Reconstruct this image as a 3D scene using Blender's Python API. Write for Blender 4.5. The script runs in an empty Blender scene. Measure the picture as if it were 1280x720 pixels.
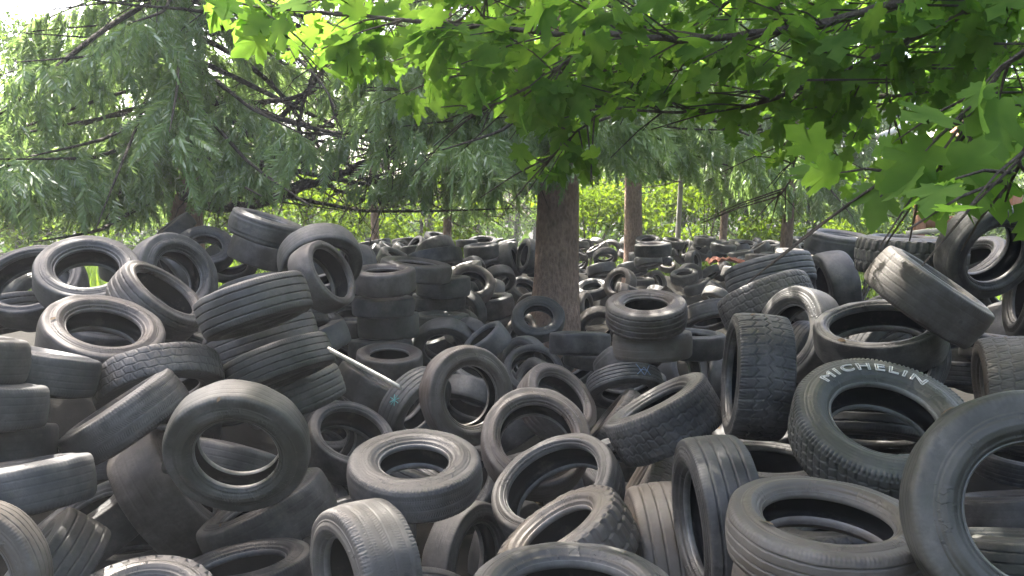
import bpy, bmesh, math, random
import numpy as np
from mathutils import Vector, Matrix

rng = np.random.default_rng(11)
random.seed(11)
scene = bpy.context.scene
COL = scene.collection

# ------------------------------------------------------------------ camera and pixel helper
FPX, PITCH, CAMZ = 985.0, math.radians(5.2), 2.1
_cp, _sp = math.cos(PITCH), math.sin(PITCH)
CAM = np.array([0.0, 0.0, CAMZ])


def at(u, v, depth):
    """world point that the photo shows at pixel (u, v), DEPTH metres in front of the camera"""
    x, y = (u - 640) / FPX, (360 - v) / FPX
    return np.array([x * depth, (_cp + y * _sp) * depth, CAMZ + (y * _cp - _sp) * depth])


cam_data = bpy.data.cameras.new("camera")
cam = bpy.data.objects.new("camera", cam_data)
COL.objects.link(cam)
cam_data.sensor_width = 36.0
cam_data.lens = FPX / 1280 * 36.0
cam_data.clip_start, cam_data.clip_end = 0.05, 500.0
cam.location = CAM
cam.rotation_euler = (math.pi / 2 - PITCH, 0, 0)
scene.camera = cam

# ------------------------------------------------------------------ object helpers


def tag(o, label=None, cat=None, group=None, kind=None):
    for k, v in (("label", label), ("category", cat), ("group", group), ("kind", kind)):
        if v:
            o[k] = v
    return o


def empty(name, loc, rot=None):
    o = bpy.data.objects.new(name, None)
    COL.objects.link(o)
    o.location = loc
    if rot is not None:
        o.rotation_mode = 'QUATERNION'
        o.rotation_quaternion = rot
    o.empty_display_size = 0.1
    return o


def mesh_from(name, V, polys, mats, parent=None, loc=(0, 0, 0), smooth=False, mi=None):
    """polys: an (n,k) index array, or a list of such arrays"""
    V = np.asarray(V, np.float32)
    if not isinstance(polys, (list, tuple)):
        polys = [polys]
    polys = [np.asarray(p, np.int32) for p in polys if len(p)]
    me = bpy.data.meshes.new(name)
    loops = np.concatenate([p.ravel() for p in polys])
    sizes = np.concatenate([np.full(len(p), p.shape[1], np.int32) for p in polys])
    starts = np.concatenate([[0], np.cumsum(sizes)[:-1]]).astype(np.int32)
    me.vertices.add(len(V))
    me.vertices.foreach_set("co", V.ravel())
    me.loops.add(len(loops))
    me.loops.foreach_set("vertex_index", loops.astype(np.int32))
    me.polygons.add(len(sizes))
    me.polygons.foreach_set("loop_start", starts)
    me.polygons.foreach_set("loop_total", sizes)
    if smooth:
        me.polygons.foreach_set("use_smooth", np.ones(len(sizes), bool))
    for m in (mats if isinstance(mats, (list, tuple)) else [mats]):
        me.materials.append(m)
    if mi is not None:
        me.polygons.foreach_set("material_index", np.asarray(mi, np.int32))
    me.update(calc_edges=True)
    o = bpy.data.objects.new(name, me)
    COL.objects.link(o)
    o.location = loc
    if parent is not None:
        o.parent = parent
    return o


def tube(points, radii, n=8):
    """vertices and quads of a tube along POINTS, capped"""
    P = np.asarray(points, float)
    R = np.asarray(radii, float)
    T = np.gradient(P, axis=0)
    T /= np.linalg.norm(T, axis=1)[:, None] + 1e-9
    up = np.array([0, 0, 1.0])
    if abs(T[0] @ up) > .9:
        up = np.array([1.0, 0, 0])
    a = np.linspace(0, 2 * np.pi, n, endpoint=False)
    V = []
    for p, t, r in zip(P, T, R):
        x = np.cross(up, t)
        x /= np.linalg.norm(x) + 1e-9
        y = np.cross(t, x)
        up = y if False else up
        V.append(p + r * (np.cos(a)[:, None] * x + np.sin(a)[:, None] * y))
    V = np.concatenate(V)
    Q = []
    for i in range(len(P) - 1):
        for k in range(n):
            k2 = (k + 1) % n
            Q.append((i * n + k, i * n + k2, (i + 1) * n + k2, (i + 1) * n + k))
    return V, np.array(Q)


class Acc:
    """collects pieces with the same face size into one mesh"""
    def __init__(s):
        s.V, s.P, s.n = [], [], 0

    def add(s, V, P):
        s.V.append(np.asarray(V, float))
        s.P.append(np.asarray(P) + s.n)
        s.n += len(V)

    def build(s, name, mat, parent=None, loc=(0, 0, 0), smooth=False):
        V = np.concatenate(s.V) - np.asarray(loc if parent is None else (0, 0, 0))
        by = {}
        for p in s.P:
            by.setdefault(p.shape[1], []).append(p)
        return mesh_from(name, V, [np.concatenate(x) for x in by.values()], mat, parent, loc if parent is None else (0, 0, 0), smooth)


def beam(a, b, w, h, roll=0.0, jit=0.0):
    """a slightly bevelled board from A to B, W wide and H thick"""
    a, b = np.asarray(a, float), np.asarray(b, float)
    t = (b - a) / np.linalg.norm(b - a)
    up = np.array([0, 0, 1.0]) if abs(t[2]) < .95 else np.array([0, 1.0, 0])
    x = np.cross(t, up); x /= np.linalg.norm(x)
    y = np.cross(x, t)
    c, s = math.cos(roll), math.sin(roll)
    x, y = c * x + s * y, -s * x + c * y
    k = min(w, h) * .12
    sec = [(-w/2 + k, -h/2), (w/2 - k, -h/2), (w/2, -h/2 + k), (w/2, h/2 - k), (w/2 - k, h/2), (-w/2 + k, h/2), (-w/2, h/2 - k), (-w/2, -h/2 + k)]
    N = 6
    V = []
    for i in range(N):
        f = i / (N - 1)
        o = rng.normal(0, jit, 2) if jit else (0, 0)
        for sx, sy in sec:
            V.append(a + (b - a) * f + x * (sx + o[0]) + y * (sy + o[1]))
    Q = [(i*8+k, i*8+(k+1) % 8, (i+1)*8+(k+1) % 8, (i+1)*8+k) for i in range(N-1) for k in range(8)]
    # end caps as quads fans
    for base, rev in ((0, True), ((N-1)*8, False)):
        for q in ((0, 1, 2, 3), (0, 3, 4, 7), (4, 5, 6, 7)):
            q = [base + i for i in q]
            Q.append(tuple(reversed(q)) if rev else tuple(q))
    return np.array(V), np.array(Q)


# ------------------------------------------------------------------ materials


class NT:
    def __init__(s, name):
        s.m = bpy.data.materials.new(name)
        s.m.use_nodes = True
        s.t = s.m.node_tree
        s.t.nodes.clear()
        s.out = s.n('ShaderNodeOutputMaterial')

    def n(s, typ, **kw):
        nd = s.t.nodes.new(typ)
        for k, v in kw.items():
            if k.startswith('i_'):
                nd.inputs[k[2:].replace('_', ' ')].default_value = v
            else:
                setattr(nd, k, v)
        return nd

    def l(s, a, b):
        s.t.links.new(a, b)

    def noise(s, vec, scale, detail=4, rough=.6):
        nd = s.n('ShaderNodeTexNoise', i_Scale=scale, i_Detail=detail, i_Roughness=rough)
        if vec is not None:
            s.l(vec, nd.inputs['Vector'])
        return nd.outputs['Fac']

    def ramp(s, fac, p0, p1, a=0.0, b=1.0):
        nd = s.n('ShaderNodeMapRange', i_From_Min=p0, i_From_Max=p1, i_To_Min=a, i_To_Max=b)
        s.l(fac, nd.inputs['Value'])
        return nd.outputs['Result']

    def math(s, op, a, b=None):
        nd = s.n('ShaderNodeMath', operation=op)
        for i, x in enumerate((a, b)):
            if x is None:
                continue
            if isinstance(x, (int, float)):
                nd.inputs[i].default_value = x
            else:
                s.l(x, nd.inputs[i])
        return nd.outputs[0]

    def mix(s, fac, a, b, blend='MIX'):
        nd = s.n('ShaderNodeMix', data_type='RGBA', blend_type=blend)
        for sock, x in ((nd.inputs['Factor'], fac), (nd.inputs['A'], a), (nd.inputs['B'], b)):
            if isinstance(x, (int, float)):
                sock.default_value = x
            elif isinstance(x, tuple):
                sock.default_value = (*x, 1)
            else:
                s.l(x, sock)
        return nd.outputs['Result']


def principled(nt, color, rough, bump=None, bstr=.3, bdist=.01, spec=.5):
    b = nt.n('ShaderNodeBsdfPrincipled')
    for sock, x in ((b.inputs['Base Color'], color), (b.inputs['Roughness'], rough)):
        if isinstance(x, tuple):
            sock.default_value = (*x, 1)
        elif isinstance(x, (int, float)):
            sock.default_value = x
        else:
            nt.l(x, sock)
    b.inputs['Specular IOR Level'].default_value = spec
    if bump is not None:
        bn = nt.n('ShaderNodeBump', i_Strength=bstr, i_Distance=bdist)
        nt.l(bump, bn.inputs['Height'])
        nt.l(bn.outputs['Normal'], b.inputs['Normal'])
    nt.l(b.outputs['BSDF'], nt.out.inputs['Surface'])
    return b


def rubber(name, dust, dust_lo, dust_hi, rough, letters=False, gain=1.0):
    nt = NT(name)
    oi = nt.n('ShaderNodeObjectInfo')
    tc = nt.n('ShaderNodeTexCoord')
    # shift the pattern per tyre
    off = nt.n('ShaderNodeVectorMath', operation='SCALE')
    nt.l(oi.outputs['Color'], off.inputs[0]); off.inputs['Scale'].default_value = 173.0
    vec = nt.n('ShaderNodeVectorMath', operation='ADD')
    nt.l(tc.outputs['Object'], vec.inputs[0]); nt.l(off.outputs[0], vec.inputs[1])
    v = vec.outputs[0]
    base = oi.outputs['Color']
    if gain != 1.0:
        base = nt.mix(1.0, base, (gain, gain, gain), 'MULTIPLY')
    big = nt.noise(v, 5.5, 5, .62)
    fine = nt.noise(v, 60, 3, .7)
    d = nt.ramp(big, dust_lo, dust_hi)
    d = nt.math('MULTIPLY', d, nt.ramp(fine, .25, .75, .45, 1.0))
    tint = nt.mix(.55, base, dust)
    col = nt.mix(d, base, tint)
    # dirt stains
    st = nt.ramp(nt.noise(v, 9, 7, .72), .56, .68)
    col = nt.mix(nt.math('MULTIPLY', st, .45), col, (.098, .084, .068))
    al = nt.ramp(nt.noise(v, 4.1, 6, .7), .60, .74)
    col = nt.mix(nt.math('MULTIPLY', al, .35), col, (.055, .066, .036))
    # dark scuffs
    sc = nt.ramp(nt.noise(v, 17, 4, .6), .62, .70)
    col = nt.mix(nt.math('MULTIPLY', sc, .35), col, (.014, .014, .015))
    h = nt.math('MULTIPLY', nt.noise(v, 160, 3, .6), .22)
    h = nt.math('ADD', h, nt.math('MULTIPLY', nt.noise(v, 14, 2, .5), .25))
    if letters:
        sx = nt.n('ShaderNodeSeparateXYZ'); nt.l(tc.outputs['Object'], sx.inputs[0])
        ang = nt.math('ARCTAN2', sx.outputs['Y'], sx.outputs['X'])
        rad = nt.math('SQRT', nt.math('ADD', nt.math('MULTIPLY', sx.outputs['X'], sx.outputs['X']), nt.math('MULTIPLY', sx.outputs['Y'], sx.outputs['Y'])))
        cx = nt.n('ShaderNodeCombineXYZ'); nt.l(nt.math('MULTIPLY', ang, 14.0), cx.inputs[0]); nt.l(nt.math('MULTIPLY', rad, 42.0), cx.inputs[1])
        ad = nt.n('ShaderNodeVectorMath', operation='ADD'); nt.l(cx.outputs[0], ad.inputs[0]); nt.l(off.outputs[0], ad.inputs[1])
        em = nt.ramp(nt.noise(ad.outputs[0], 1.0, 1, .4), .54, .57)
        gate = nt.ramp(nt.noise(ad.outputs[0], .13, 1, .4), .48, .52)
        em = nt.math('MULTIPLY', em, gate)
        rings = nt.math('SINE', nt.math('MULTIPLY', rad, 420.0))
        h = nt.math('ADD', h, nt.math('MULTIPLY', em, 1.7))
        h = nt.math('ADD', h, nt.math('MULTIPLY', rings, .18))
    r = nt.ramp(big, .3, .7, rough - .10, rough + .14)
    principled(nt, col, r, h, .5, .0035, .4)
    return nt.m


M = {}
M['tread'] = rubber('tread_rubber', (.185, .176, .165), .40, .70, .55, gain=.85)
M['side'] = rubber('sidewall_rubber', (.165, .155, .142), .46, .78, .49, letters=True)
M['liner'] = rubber('shaded_liner_rubber', (.02, .02, .02), .5, .8, .75, gain=.10)  # inner rubber coloured near black for the shade inside the tyres
M['bead'] = rubber('bead_rubber', (.30, .295, .285), .36, .66, .36, gain=1.35)


def plain(name, col, rough=.7, var=.25, scale=8, bstr=.3, spec=.4):
    nt = NT(name)
    tc = nt.n('ShaderNodeTexCoord')
    f = nt.noise(tc.outputs['Object'], scale, 5, .65)
    c = nt.mix(nt.ramp(f, .3, .7), tuple(x * (1 - var) for x in col), tuple(min(1, x * (1 + var)) for x in col))
    principled(nt, c, rough, f, bstr, .01, spec)
    return nt.m


def bark(name, c1, c2, scale):
    nt = NT(name)
    tc = nt.n('ShaderNodeTexCoord')
    mp = nt.n('ShaderNodeMapping'); mp.inputs['Scale'].default_value = (1, 1, .5)
    nt.l(tc.outputs['Object'], mp.inputs['Vector'])
    vo = nt.n('ShaderNodeTexVoronoi', i_Scale=scale, feature='F1'); nt.l(mp.outputs[0], vo.inputs['Vector'])
    ns = nt.noise(mp.outputs[0], scale * .8, 7, .7)
    f = nt.math('ADD', nt.math('MULTIPLY', vo.outputs['Distance'], .42), nt.math('MULTIPLY', ns, .95))
    col = nt.mix(nt.ramp(f, .35, .95), c1, c2)
    big = nt.ramp(nt.noise(tc.outputs['Object'], 1.6, 4, .6), .4, .65)
    col = nt.mix(nt.math('MULTIPLY', big, .5), col, tuple(.6 * x for x in c1))
    principled(nt, col, .9, f, 1.0, .05, .2)
    return nt.m


def leafmat(name, c1, c2, trans=.45, tcol=None, scale=3.0, gloss=.12, rough=.45):
    """thin leaf: diffuse and translucent, colour varied leaf by leaf in space"""
    nt = NT(name)
    tc = nt.n('ShaderNodeTexCoord')
    f = nt.ramp(nt.noise(tc.outputs['Object'], scale, 3, .6), .3, .7)
    g = nt.ramp(nt.noise(tc.outputs['Object'], scale * 9, 2, .6), .35, .65)
    col = nt.mix(nt.math('MULTIPLY', nt.math('ADD', f, g), .5), c1, c2)
    df = nt.n('ShaderNodeBsdfDiffuse'); nt.l(col, df.inputs['Color'])
    tl = nt.n('ShaderNodeBsdfTranslucent')
    tcx = nt.mix(1.0, col, tcol or (1.5, 1.7, .7), 'MULTIPLY')
    nt.l(tcx, tl.inputs['Color'])
    mx = nt.n('ShaderNodeMixShader', i_Fac=trans)
    nt.l(df.outputs[0], mx.inputs[1]); nt.l(tl.outputs[0], mx.inputs[2])
    gl = nt.n('ShaderNodeBsdfGlossy', i_Roughness=rough); gl.inputs['Color'].default_value = (1, 1, 1, 1)
    lw = nt.n('ShaderNodeFresnel', i_IOR=1.35)
    m2 = nt.n('ShaderNodeMixShader'); nt.l(nt.math('MULTIPLY', lw.outputs[0], gloss * 4), m2.inputs[0])
    nt.l(mx.outputs[0], m2.inputs[1]); nt.l(gl.outputs[0], m2.inputs[2])
    nt.l(m2.outputs[0], nt.out.inputs['Surface'])
    return nt.m


M['spruce'] = leafmat('spruce_needles', (.145, .210, .088), (.235, .315, .140), .45, (1.2, 1.3, .8), 1.2, .03, .6)
M['maple'] = leafmat('maple_leaf', (.065, .135, .030), (.140, .230, .055), .58, (1.9, 1.95, .9), 1.6, .0, .6)
M['birch_leaf'] = leafmat('broad_leaf', (.040, .074, .011), (.100, .138, .020), .5, (1.7, 1.75, .6), 1.0, .0, .6)
M['wood_leaf'] = leafmat('wood_leaf', (.026, .056, .014), (.068, .102, .022), .5, (1.6, 1.7, .7), .7, .0, .6)
M['bark'] = bark('spruce_bark', (.17, .112, .086), (.42, .29, .225), 26)
M['twig'] = bark('twig_bark', (.045, .036, .030), (.11, .09, .072), 30)
M['maple_bark'] = bark('maple_bark', (.075, .060, .048), (.15, .125, .10), 40)
M['pale_bark'] = bark('pale_bark', (.28, .26, .23), (.45, .43, .40), 9)
M['soil'] = plain('soil', (.012, .011, .009), .95, .45, 6, .8, .1)
M['batten'] = plain('painted_batten', (.46, .43, .37), .75, .45, 14, .4)
M['rust'] = plain('brown_board', (.22, .105, .055), .8, .35, 7, .4)
M['grey_board'] = plain('grey_board', (.42, .39, .35), .8, .25, 9, .4)
M['sunlit_rafter'] = plain('sunlit_board', (.62, .58, .52), .7, .15, 9, .3)  # pale colour stands in for sun on the brown shed's rafters
M['orange'] = plain('orange_sheet', (.36, .12, .07), .7, .25, 5, .3)
M['white_paint'] = plain('white_marking', (.50, .49, .47), .8, .3, 55, .2)
M['blue_chalk'] = plain('blue_chalk', (.16, .22, .34), .8, .2, 80, .2)
M['cyan_chalk'] = plain('turquoise_paint', (.10, .32, .30), .7, .2, 80, .2)
M['litter'] = plain('dry_leaf', (.12, .085, .05), .9, .5, 4, .2)
M['grass'] = leafmat('grass_blades', (.090, .150, .025), (.17, .24, .04), .4, (1.5, 1.6, .6), 1.5, .03)

# ------------------------------------------------------------------ tyres
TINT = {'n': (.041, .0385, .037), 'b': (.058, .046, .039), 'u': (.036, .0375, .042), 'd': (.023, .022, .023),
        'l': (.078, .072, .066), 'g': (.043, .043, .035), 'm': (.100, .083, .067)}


def sstep(x, a, b):
    t = np.clip((x - a) / (b - a), 0, 1)
    return t * t * (3 - 2 * t)


def groove(d, w):
    return 1 - sstep(np.abs(d), w * .45, w * .75)


def tri(x):
    return 2 * np.abs((x % 1.0) - .5)          # 0..1 triangle wave


def tread_depth(kind, a, s, ro, w, ph, r2):
    """how deep (m) the tread is cut at arc length A and cross position S (-1..1, beyond 1 over the shoulder)"""
    circ = 2 * np.pi * ro
    def per(pitch):
        n = max(8, round(circ / pitch)); return a / circ * n + ph
    wear = .65 + .35 * np.sin(a / circ * 2 * np.pi * 2 + ph * 7) * np.cos(s * 2 + ph)
    sh = sstep(np.abs(s), .70, .80) * (1 - sstep(np.abs(s), 1.12, 1.2))
    if kind == 'bald':
        g = np.zeros_like(s)
        for c in (-.52, -.18, .18, .52):
            g = np.maximum(g, groove(s - c, .06))
        d = .0011 * g * np.clip(wear, .1, 1)
        d = np.maximum(d, .0010 * sh * groove(tri(per(.03)) - .5, .22) * wear)
    elif kind == 'rib':
        g = np.zeros_like(s)
        for c, ww in ((-.60, .05), (-.20, .055), (.20, .055), (.60, .05)):
            g = np.maximum(g, groove(s - c - .006 * np.sin(per(.05) * 2 * np.pi), ww))
        d = .0085 * g * (.7 + .3 * wear)
        d = np.maximum(d, .0015 * sh * groove(tri(per(.026)) - .5, .25) * wear)
    elif kind == 'sipe':
        g = np.zeros_like(s)
        for c in (-.56, -.05, .5):
            g = np.maximum(g, groove(s - c, .045))
        d = .0022 * g * wear
        p = per(.021) + .5 * s + .25 * np.sin(s * 9)
        cut = groove(tri(p) - .5, .34) * (sstep(np.sin(s * 14 + 1), -.35, -.1))
        d = np.maximum(d, .0017 * cut * (np.abs(s) < 1.0) * np.clip(wear + .2, .2, 1))
        d = np.maximum(d, .0022 * sh * groove(tri(per(.03)) - .5, .22))
    elif kind == 'brick':
        g = np.zeros_like(s)
        for c in (-.5, 0.02, .5):
            g = np.maximum(g, groove(s - c - .07 * (tri(per(.075)) - .5), .05))
        d = .0046 * g * np.clip(wear + .4, .4, 1)
        band = np.floor((s + 1.0) / .5)
        p = per(.055) + .5 * (band % 2) + .6 * s + .12 * np.sin(a / ro * 5 + band)
        d = np.maximum(d, .0042 * groove(tri(p) - .98, .22) * (np.abs(s) < 1.1) * np.clip(wear + .35, .3, 1))
        d = np.maximum(d, .0025 * groove(tri(per(.035) - .8 * s) - .98, .26) * (np.abs(s) < .95) * wear)
    elif kind == 'zig':
        g = np.zeros_like(s)
        for c, am in ((-.52, .14), (-.06, .16), (.42, .14)):
            g = np.maximum(g, groove(s - c - am * (tri(per(.05)) - .5), .045))
        d = .0055 * g
        p = per(.05) + .25 * np.sign(s) * s
        d = np.maximum(d, .0042 * groove(tri(p) - .98, .24) * (np.abs(s + .06) > .18) * (np.abs(s) < 1.12))
        d = np.maximum(d, .003 * sh * groove(tri(per(.031)) - .5, .2))
    elif kind == 'lug':
        g = np.zeros_like(s)
        for c, am in ((-.40, .10), (0, .12), (.40, .10)):
            g = np.maximum(g, groove(s - c - am * (tri(per(.05)) - .5), .06))
        d = .0055 * g
        d = np.maximum(d, .0085 * sh * groove(tri(per(.037)) - .5, .30))
        d = np.maximum(d, .0050 * groove(tri(per(.037) + .6 * s) - .98, .28) * (np.abs(s) < .7))
    else:                                                     # knob
        band = np.floor((s + 1.0) / .667)
        p = per(.066) + .5 * (band % 2) + .05 * np.sin(s * 6)
        lat = groove(tri(p) - .98, .62) * (np.abs(s) < 1.24)
        g = np.zeros_like(s)
        for c in (-.34, .34):
            g = np.maximum(g, groove(s - c - .10 * (tri(per(.066)) - .5), .085))
        d = .0120 * np.maximum(lat, g * .8)
    # lumps and wear of an old tread
    n = np.zeros_like(s)
    for k in range(6):
        f1, f2 = r2.integers(1, 14), r2.uniform(-4, 4)
        n += np.sin(f1 * a / ro + f2 * s + r2.uniform(0, 6.28)) * .0008
    return d + n * .8 + .0004


def make_tyre(t, idx):
    r2 = np.random.default_rng(1000 + idx)
    D, Wd, R, kind = t['D'], t['W'], t['R'] - (.035 if t['R'] < .70 else .02), t['tr']
    ro = D / 2; ri = ro * R; hw = Wd * D / 2
    A = t['A']
    hi = A >= 95
    parts = A >= 62
    nc, ns = (620, 84) if A >= 130 else ((380, 60) if hi else ((128, 26) if parts else (72, 15)))
    th = np.linspace(0, 2 * np.pi, nc, endpoint=False)
    e1, e2 = r2.uniform(.006, .030) * (1.3 if R > .7 else 1), r2.uniform(0, .010)
    p1, p2, p3 = r2.uniform(0, 6.28, 3)
    zw = r2.uniform(.0, .05) * hw
    dr = ro - ri

    def warp(r, z, T):
        k = 1 + e1 * np.cos(2 * T + p1) + e2 * np.cos(3 * T + p2)
        rr = r * k
        zz = z + zw * np.cos(2 * T + p3) * (r / ro)
        return np.stack([rr * np.cos(T), rr * np.sin(T), zz], -1)

    def rev(r, z, disp=None):
        """surface of revolution of the profile (r, z); DISP (n_profile, nc) pushes inward along the profile normal"""
        r = np.asarray(r, float); z = np.asarray(z, float); n = len(r)
        T = np.broadcast_to(th, (n, nc)); Rr = np.repeat(r[:, None], nc, 1); Z = np.repeat(z[:, None], nc, 1)
        if disp is not None:
            dr_, dz_ = np.gradient(r), np.gradient(z)
            l = np.hypot(dr_, dz_) + 1e-9
            nr, nz = dz_ / l, -dr_ / l                       # outward for z increasing along the tread
            Rr = Rr - disp * nr[:, None]; Z = Z - disp * nz[:, None]
        V = warp(Rr, Z, T).reshape(-1, 3)
        i = np.arange(n - 1)[:, None] * nc; k = np.arange(nc)[None, :]; k2 = (k + 1) % nc
        Q = np.stack([i + k, i + k2, i + nc + k2, i + nc + k], -1).reshape(-1, 4)
        return V, Q

    # tread: s in -1.2..1.2, with the shoulder beyond |s| = .84
    sq = r2.uniform(.0, 1.0)                                     # how square the shoulder is
    s = np.linspace(-1.2, 1.2, ns)
    sa = np.abs(s)
    crown = ro * (1 - (.020 + .016 * (1 - sq)) * np.clip(sa, 0, .84) ** 2)
    q = np.clip((sa - .70) / .50, 0, 1)
    rsh = dr * (.21 + .15 * (1 - sq))
    rr = crown - rsh * (1 - np.sqrt(np.clip(1 - q ** 2.0, 0, 1)))
    zz = np.sign(s) * hw * np.where(sa < .70, sa * .97, .679 + .281 * np.sin(q * np.pi / 2))
    S, TH = np.meshgrid(s, th, indexing='ij')
    fade = 1 - sstep(np.abs(S), 1.08, 1.2)
    disp = tread_depth(kind, TH * ro, S, ro, hw, r2.uniform(0, 1), r2) * fade
    if nc < 100:
        disp *= .8
    tr = rev(rr, zz, disp)
    r_end, z_end = rr[-1], hw * .96
    # sidewall profile from the shoulder in to the bead
    hs = r_end - ri
    f = np.array([0, .04, .08, .11, .14, .30, .45, .58, .70, .76, .79, .82, .85, .88, .90])
    bul = np.array([0, .010, .020, .014, .024, .048, .056, .034, -.02, -.06, -.052, -.075, -.10, -.125, -.135])
    if not hi:
        f, bul = f[::2], bul[::2]
    sr = r_end - f * hs
    sz = z_end + bul * dr * 1.5 * min(1, hw / (dr * .8))
    # bead ring
    b_r = np.array([sr[-1], sr[-1] - .003, ri + .004, ri, ri + .001, ri + .006])
    z0 = sz[-1]
    b_z = np.array([z0, z0 + .003, z0 + .001, z0 - .006, z0 - .017, z0 - .024])
    # liner
    zi = b_z[-1]
    wl = hw - .012
    l_r = np.array([b_r[-1], ri + .12 * dr, ri + .35 * dr, ri + .60 * dr, ri + .80 * dr, ro - .030, ro - .020])
    l_z = np.array([zi, min(zi + .004, wl), wl * .96, wl * .97, wl * .86, wl * .62, 0])
    l_r = np.concatenate([l_r, l_r[-2::-1]]); l_z = np.concatenate([l_z, -l_z[-2::-1]])
    L = rev(l_r, l_z); L = (L[0], L[1][:, ::-1][:, :])

    M3 = frame(np.array(t['n']))
    spin = r2.uniform(0, 6.28) if not t.get('nospin') else 0.0
    mat = Matrix(M3.tolist()).to_quaternion()
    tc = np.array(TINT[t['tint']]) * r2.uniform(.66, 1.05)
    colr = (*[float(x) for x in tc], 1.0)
    lbl = t['label']
    if parts:
        root = empty('scrap_tyre', t['c'], mat)
        o = mesh_from('tread', tr[0], tr[1], M['tread'], root, smooth=True); o.color = colr
        for sg in (1, -1):
            V, Q = rev(sr, sz * sg)
            sw = mesh_from('sidewall', V, Q[:, ::-1] if sg < 0 else Q, M['side'], root, smooth=True); sw.color = colr
            V, Q = rev(b_r, b_z * sg)
            bd = mesh_from('bead', V, Q, M['bead'], sw, smooth=True); bd.color = colr
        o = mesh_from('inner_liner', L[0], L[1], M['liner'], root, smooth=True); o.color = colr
    else:
        Vs, Qs, mi, n = [], [], [], 0
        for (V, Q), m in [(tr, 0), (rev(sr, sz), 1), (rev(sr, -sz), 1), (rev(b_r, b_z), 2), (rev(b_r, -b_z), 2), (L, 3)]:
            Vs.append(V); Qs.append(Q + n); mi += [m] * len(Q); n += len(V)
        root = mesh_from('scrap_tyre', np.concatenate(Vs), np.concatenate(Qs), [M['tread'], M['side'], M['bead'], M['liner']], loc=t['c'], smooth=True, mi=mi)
        root.rotation_mode = 'QUATERNION'; root.rotation_quaternion = mat; root.color = colr
    tag(root, lbl, 'tyre', 'scrap tyres heaped on the ground')
    t['geo'] = (ro, ri, hw, sr, sz, M3, root); t['warp'] = warp; t['tp'] = (rr, zz)
    return root


def frame(n):
    n = n / np.linalg.norm(n)
    a = np.array([0, 0, 1.]) if abs(n[2]) < .9 else np.array([0, 1., 0])
    x = a - n * (n @ a); x /= np.linalg.norm(x)
    return np.stack([x, np.cross(n, x), n], axis=1)


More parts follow.
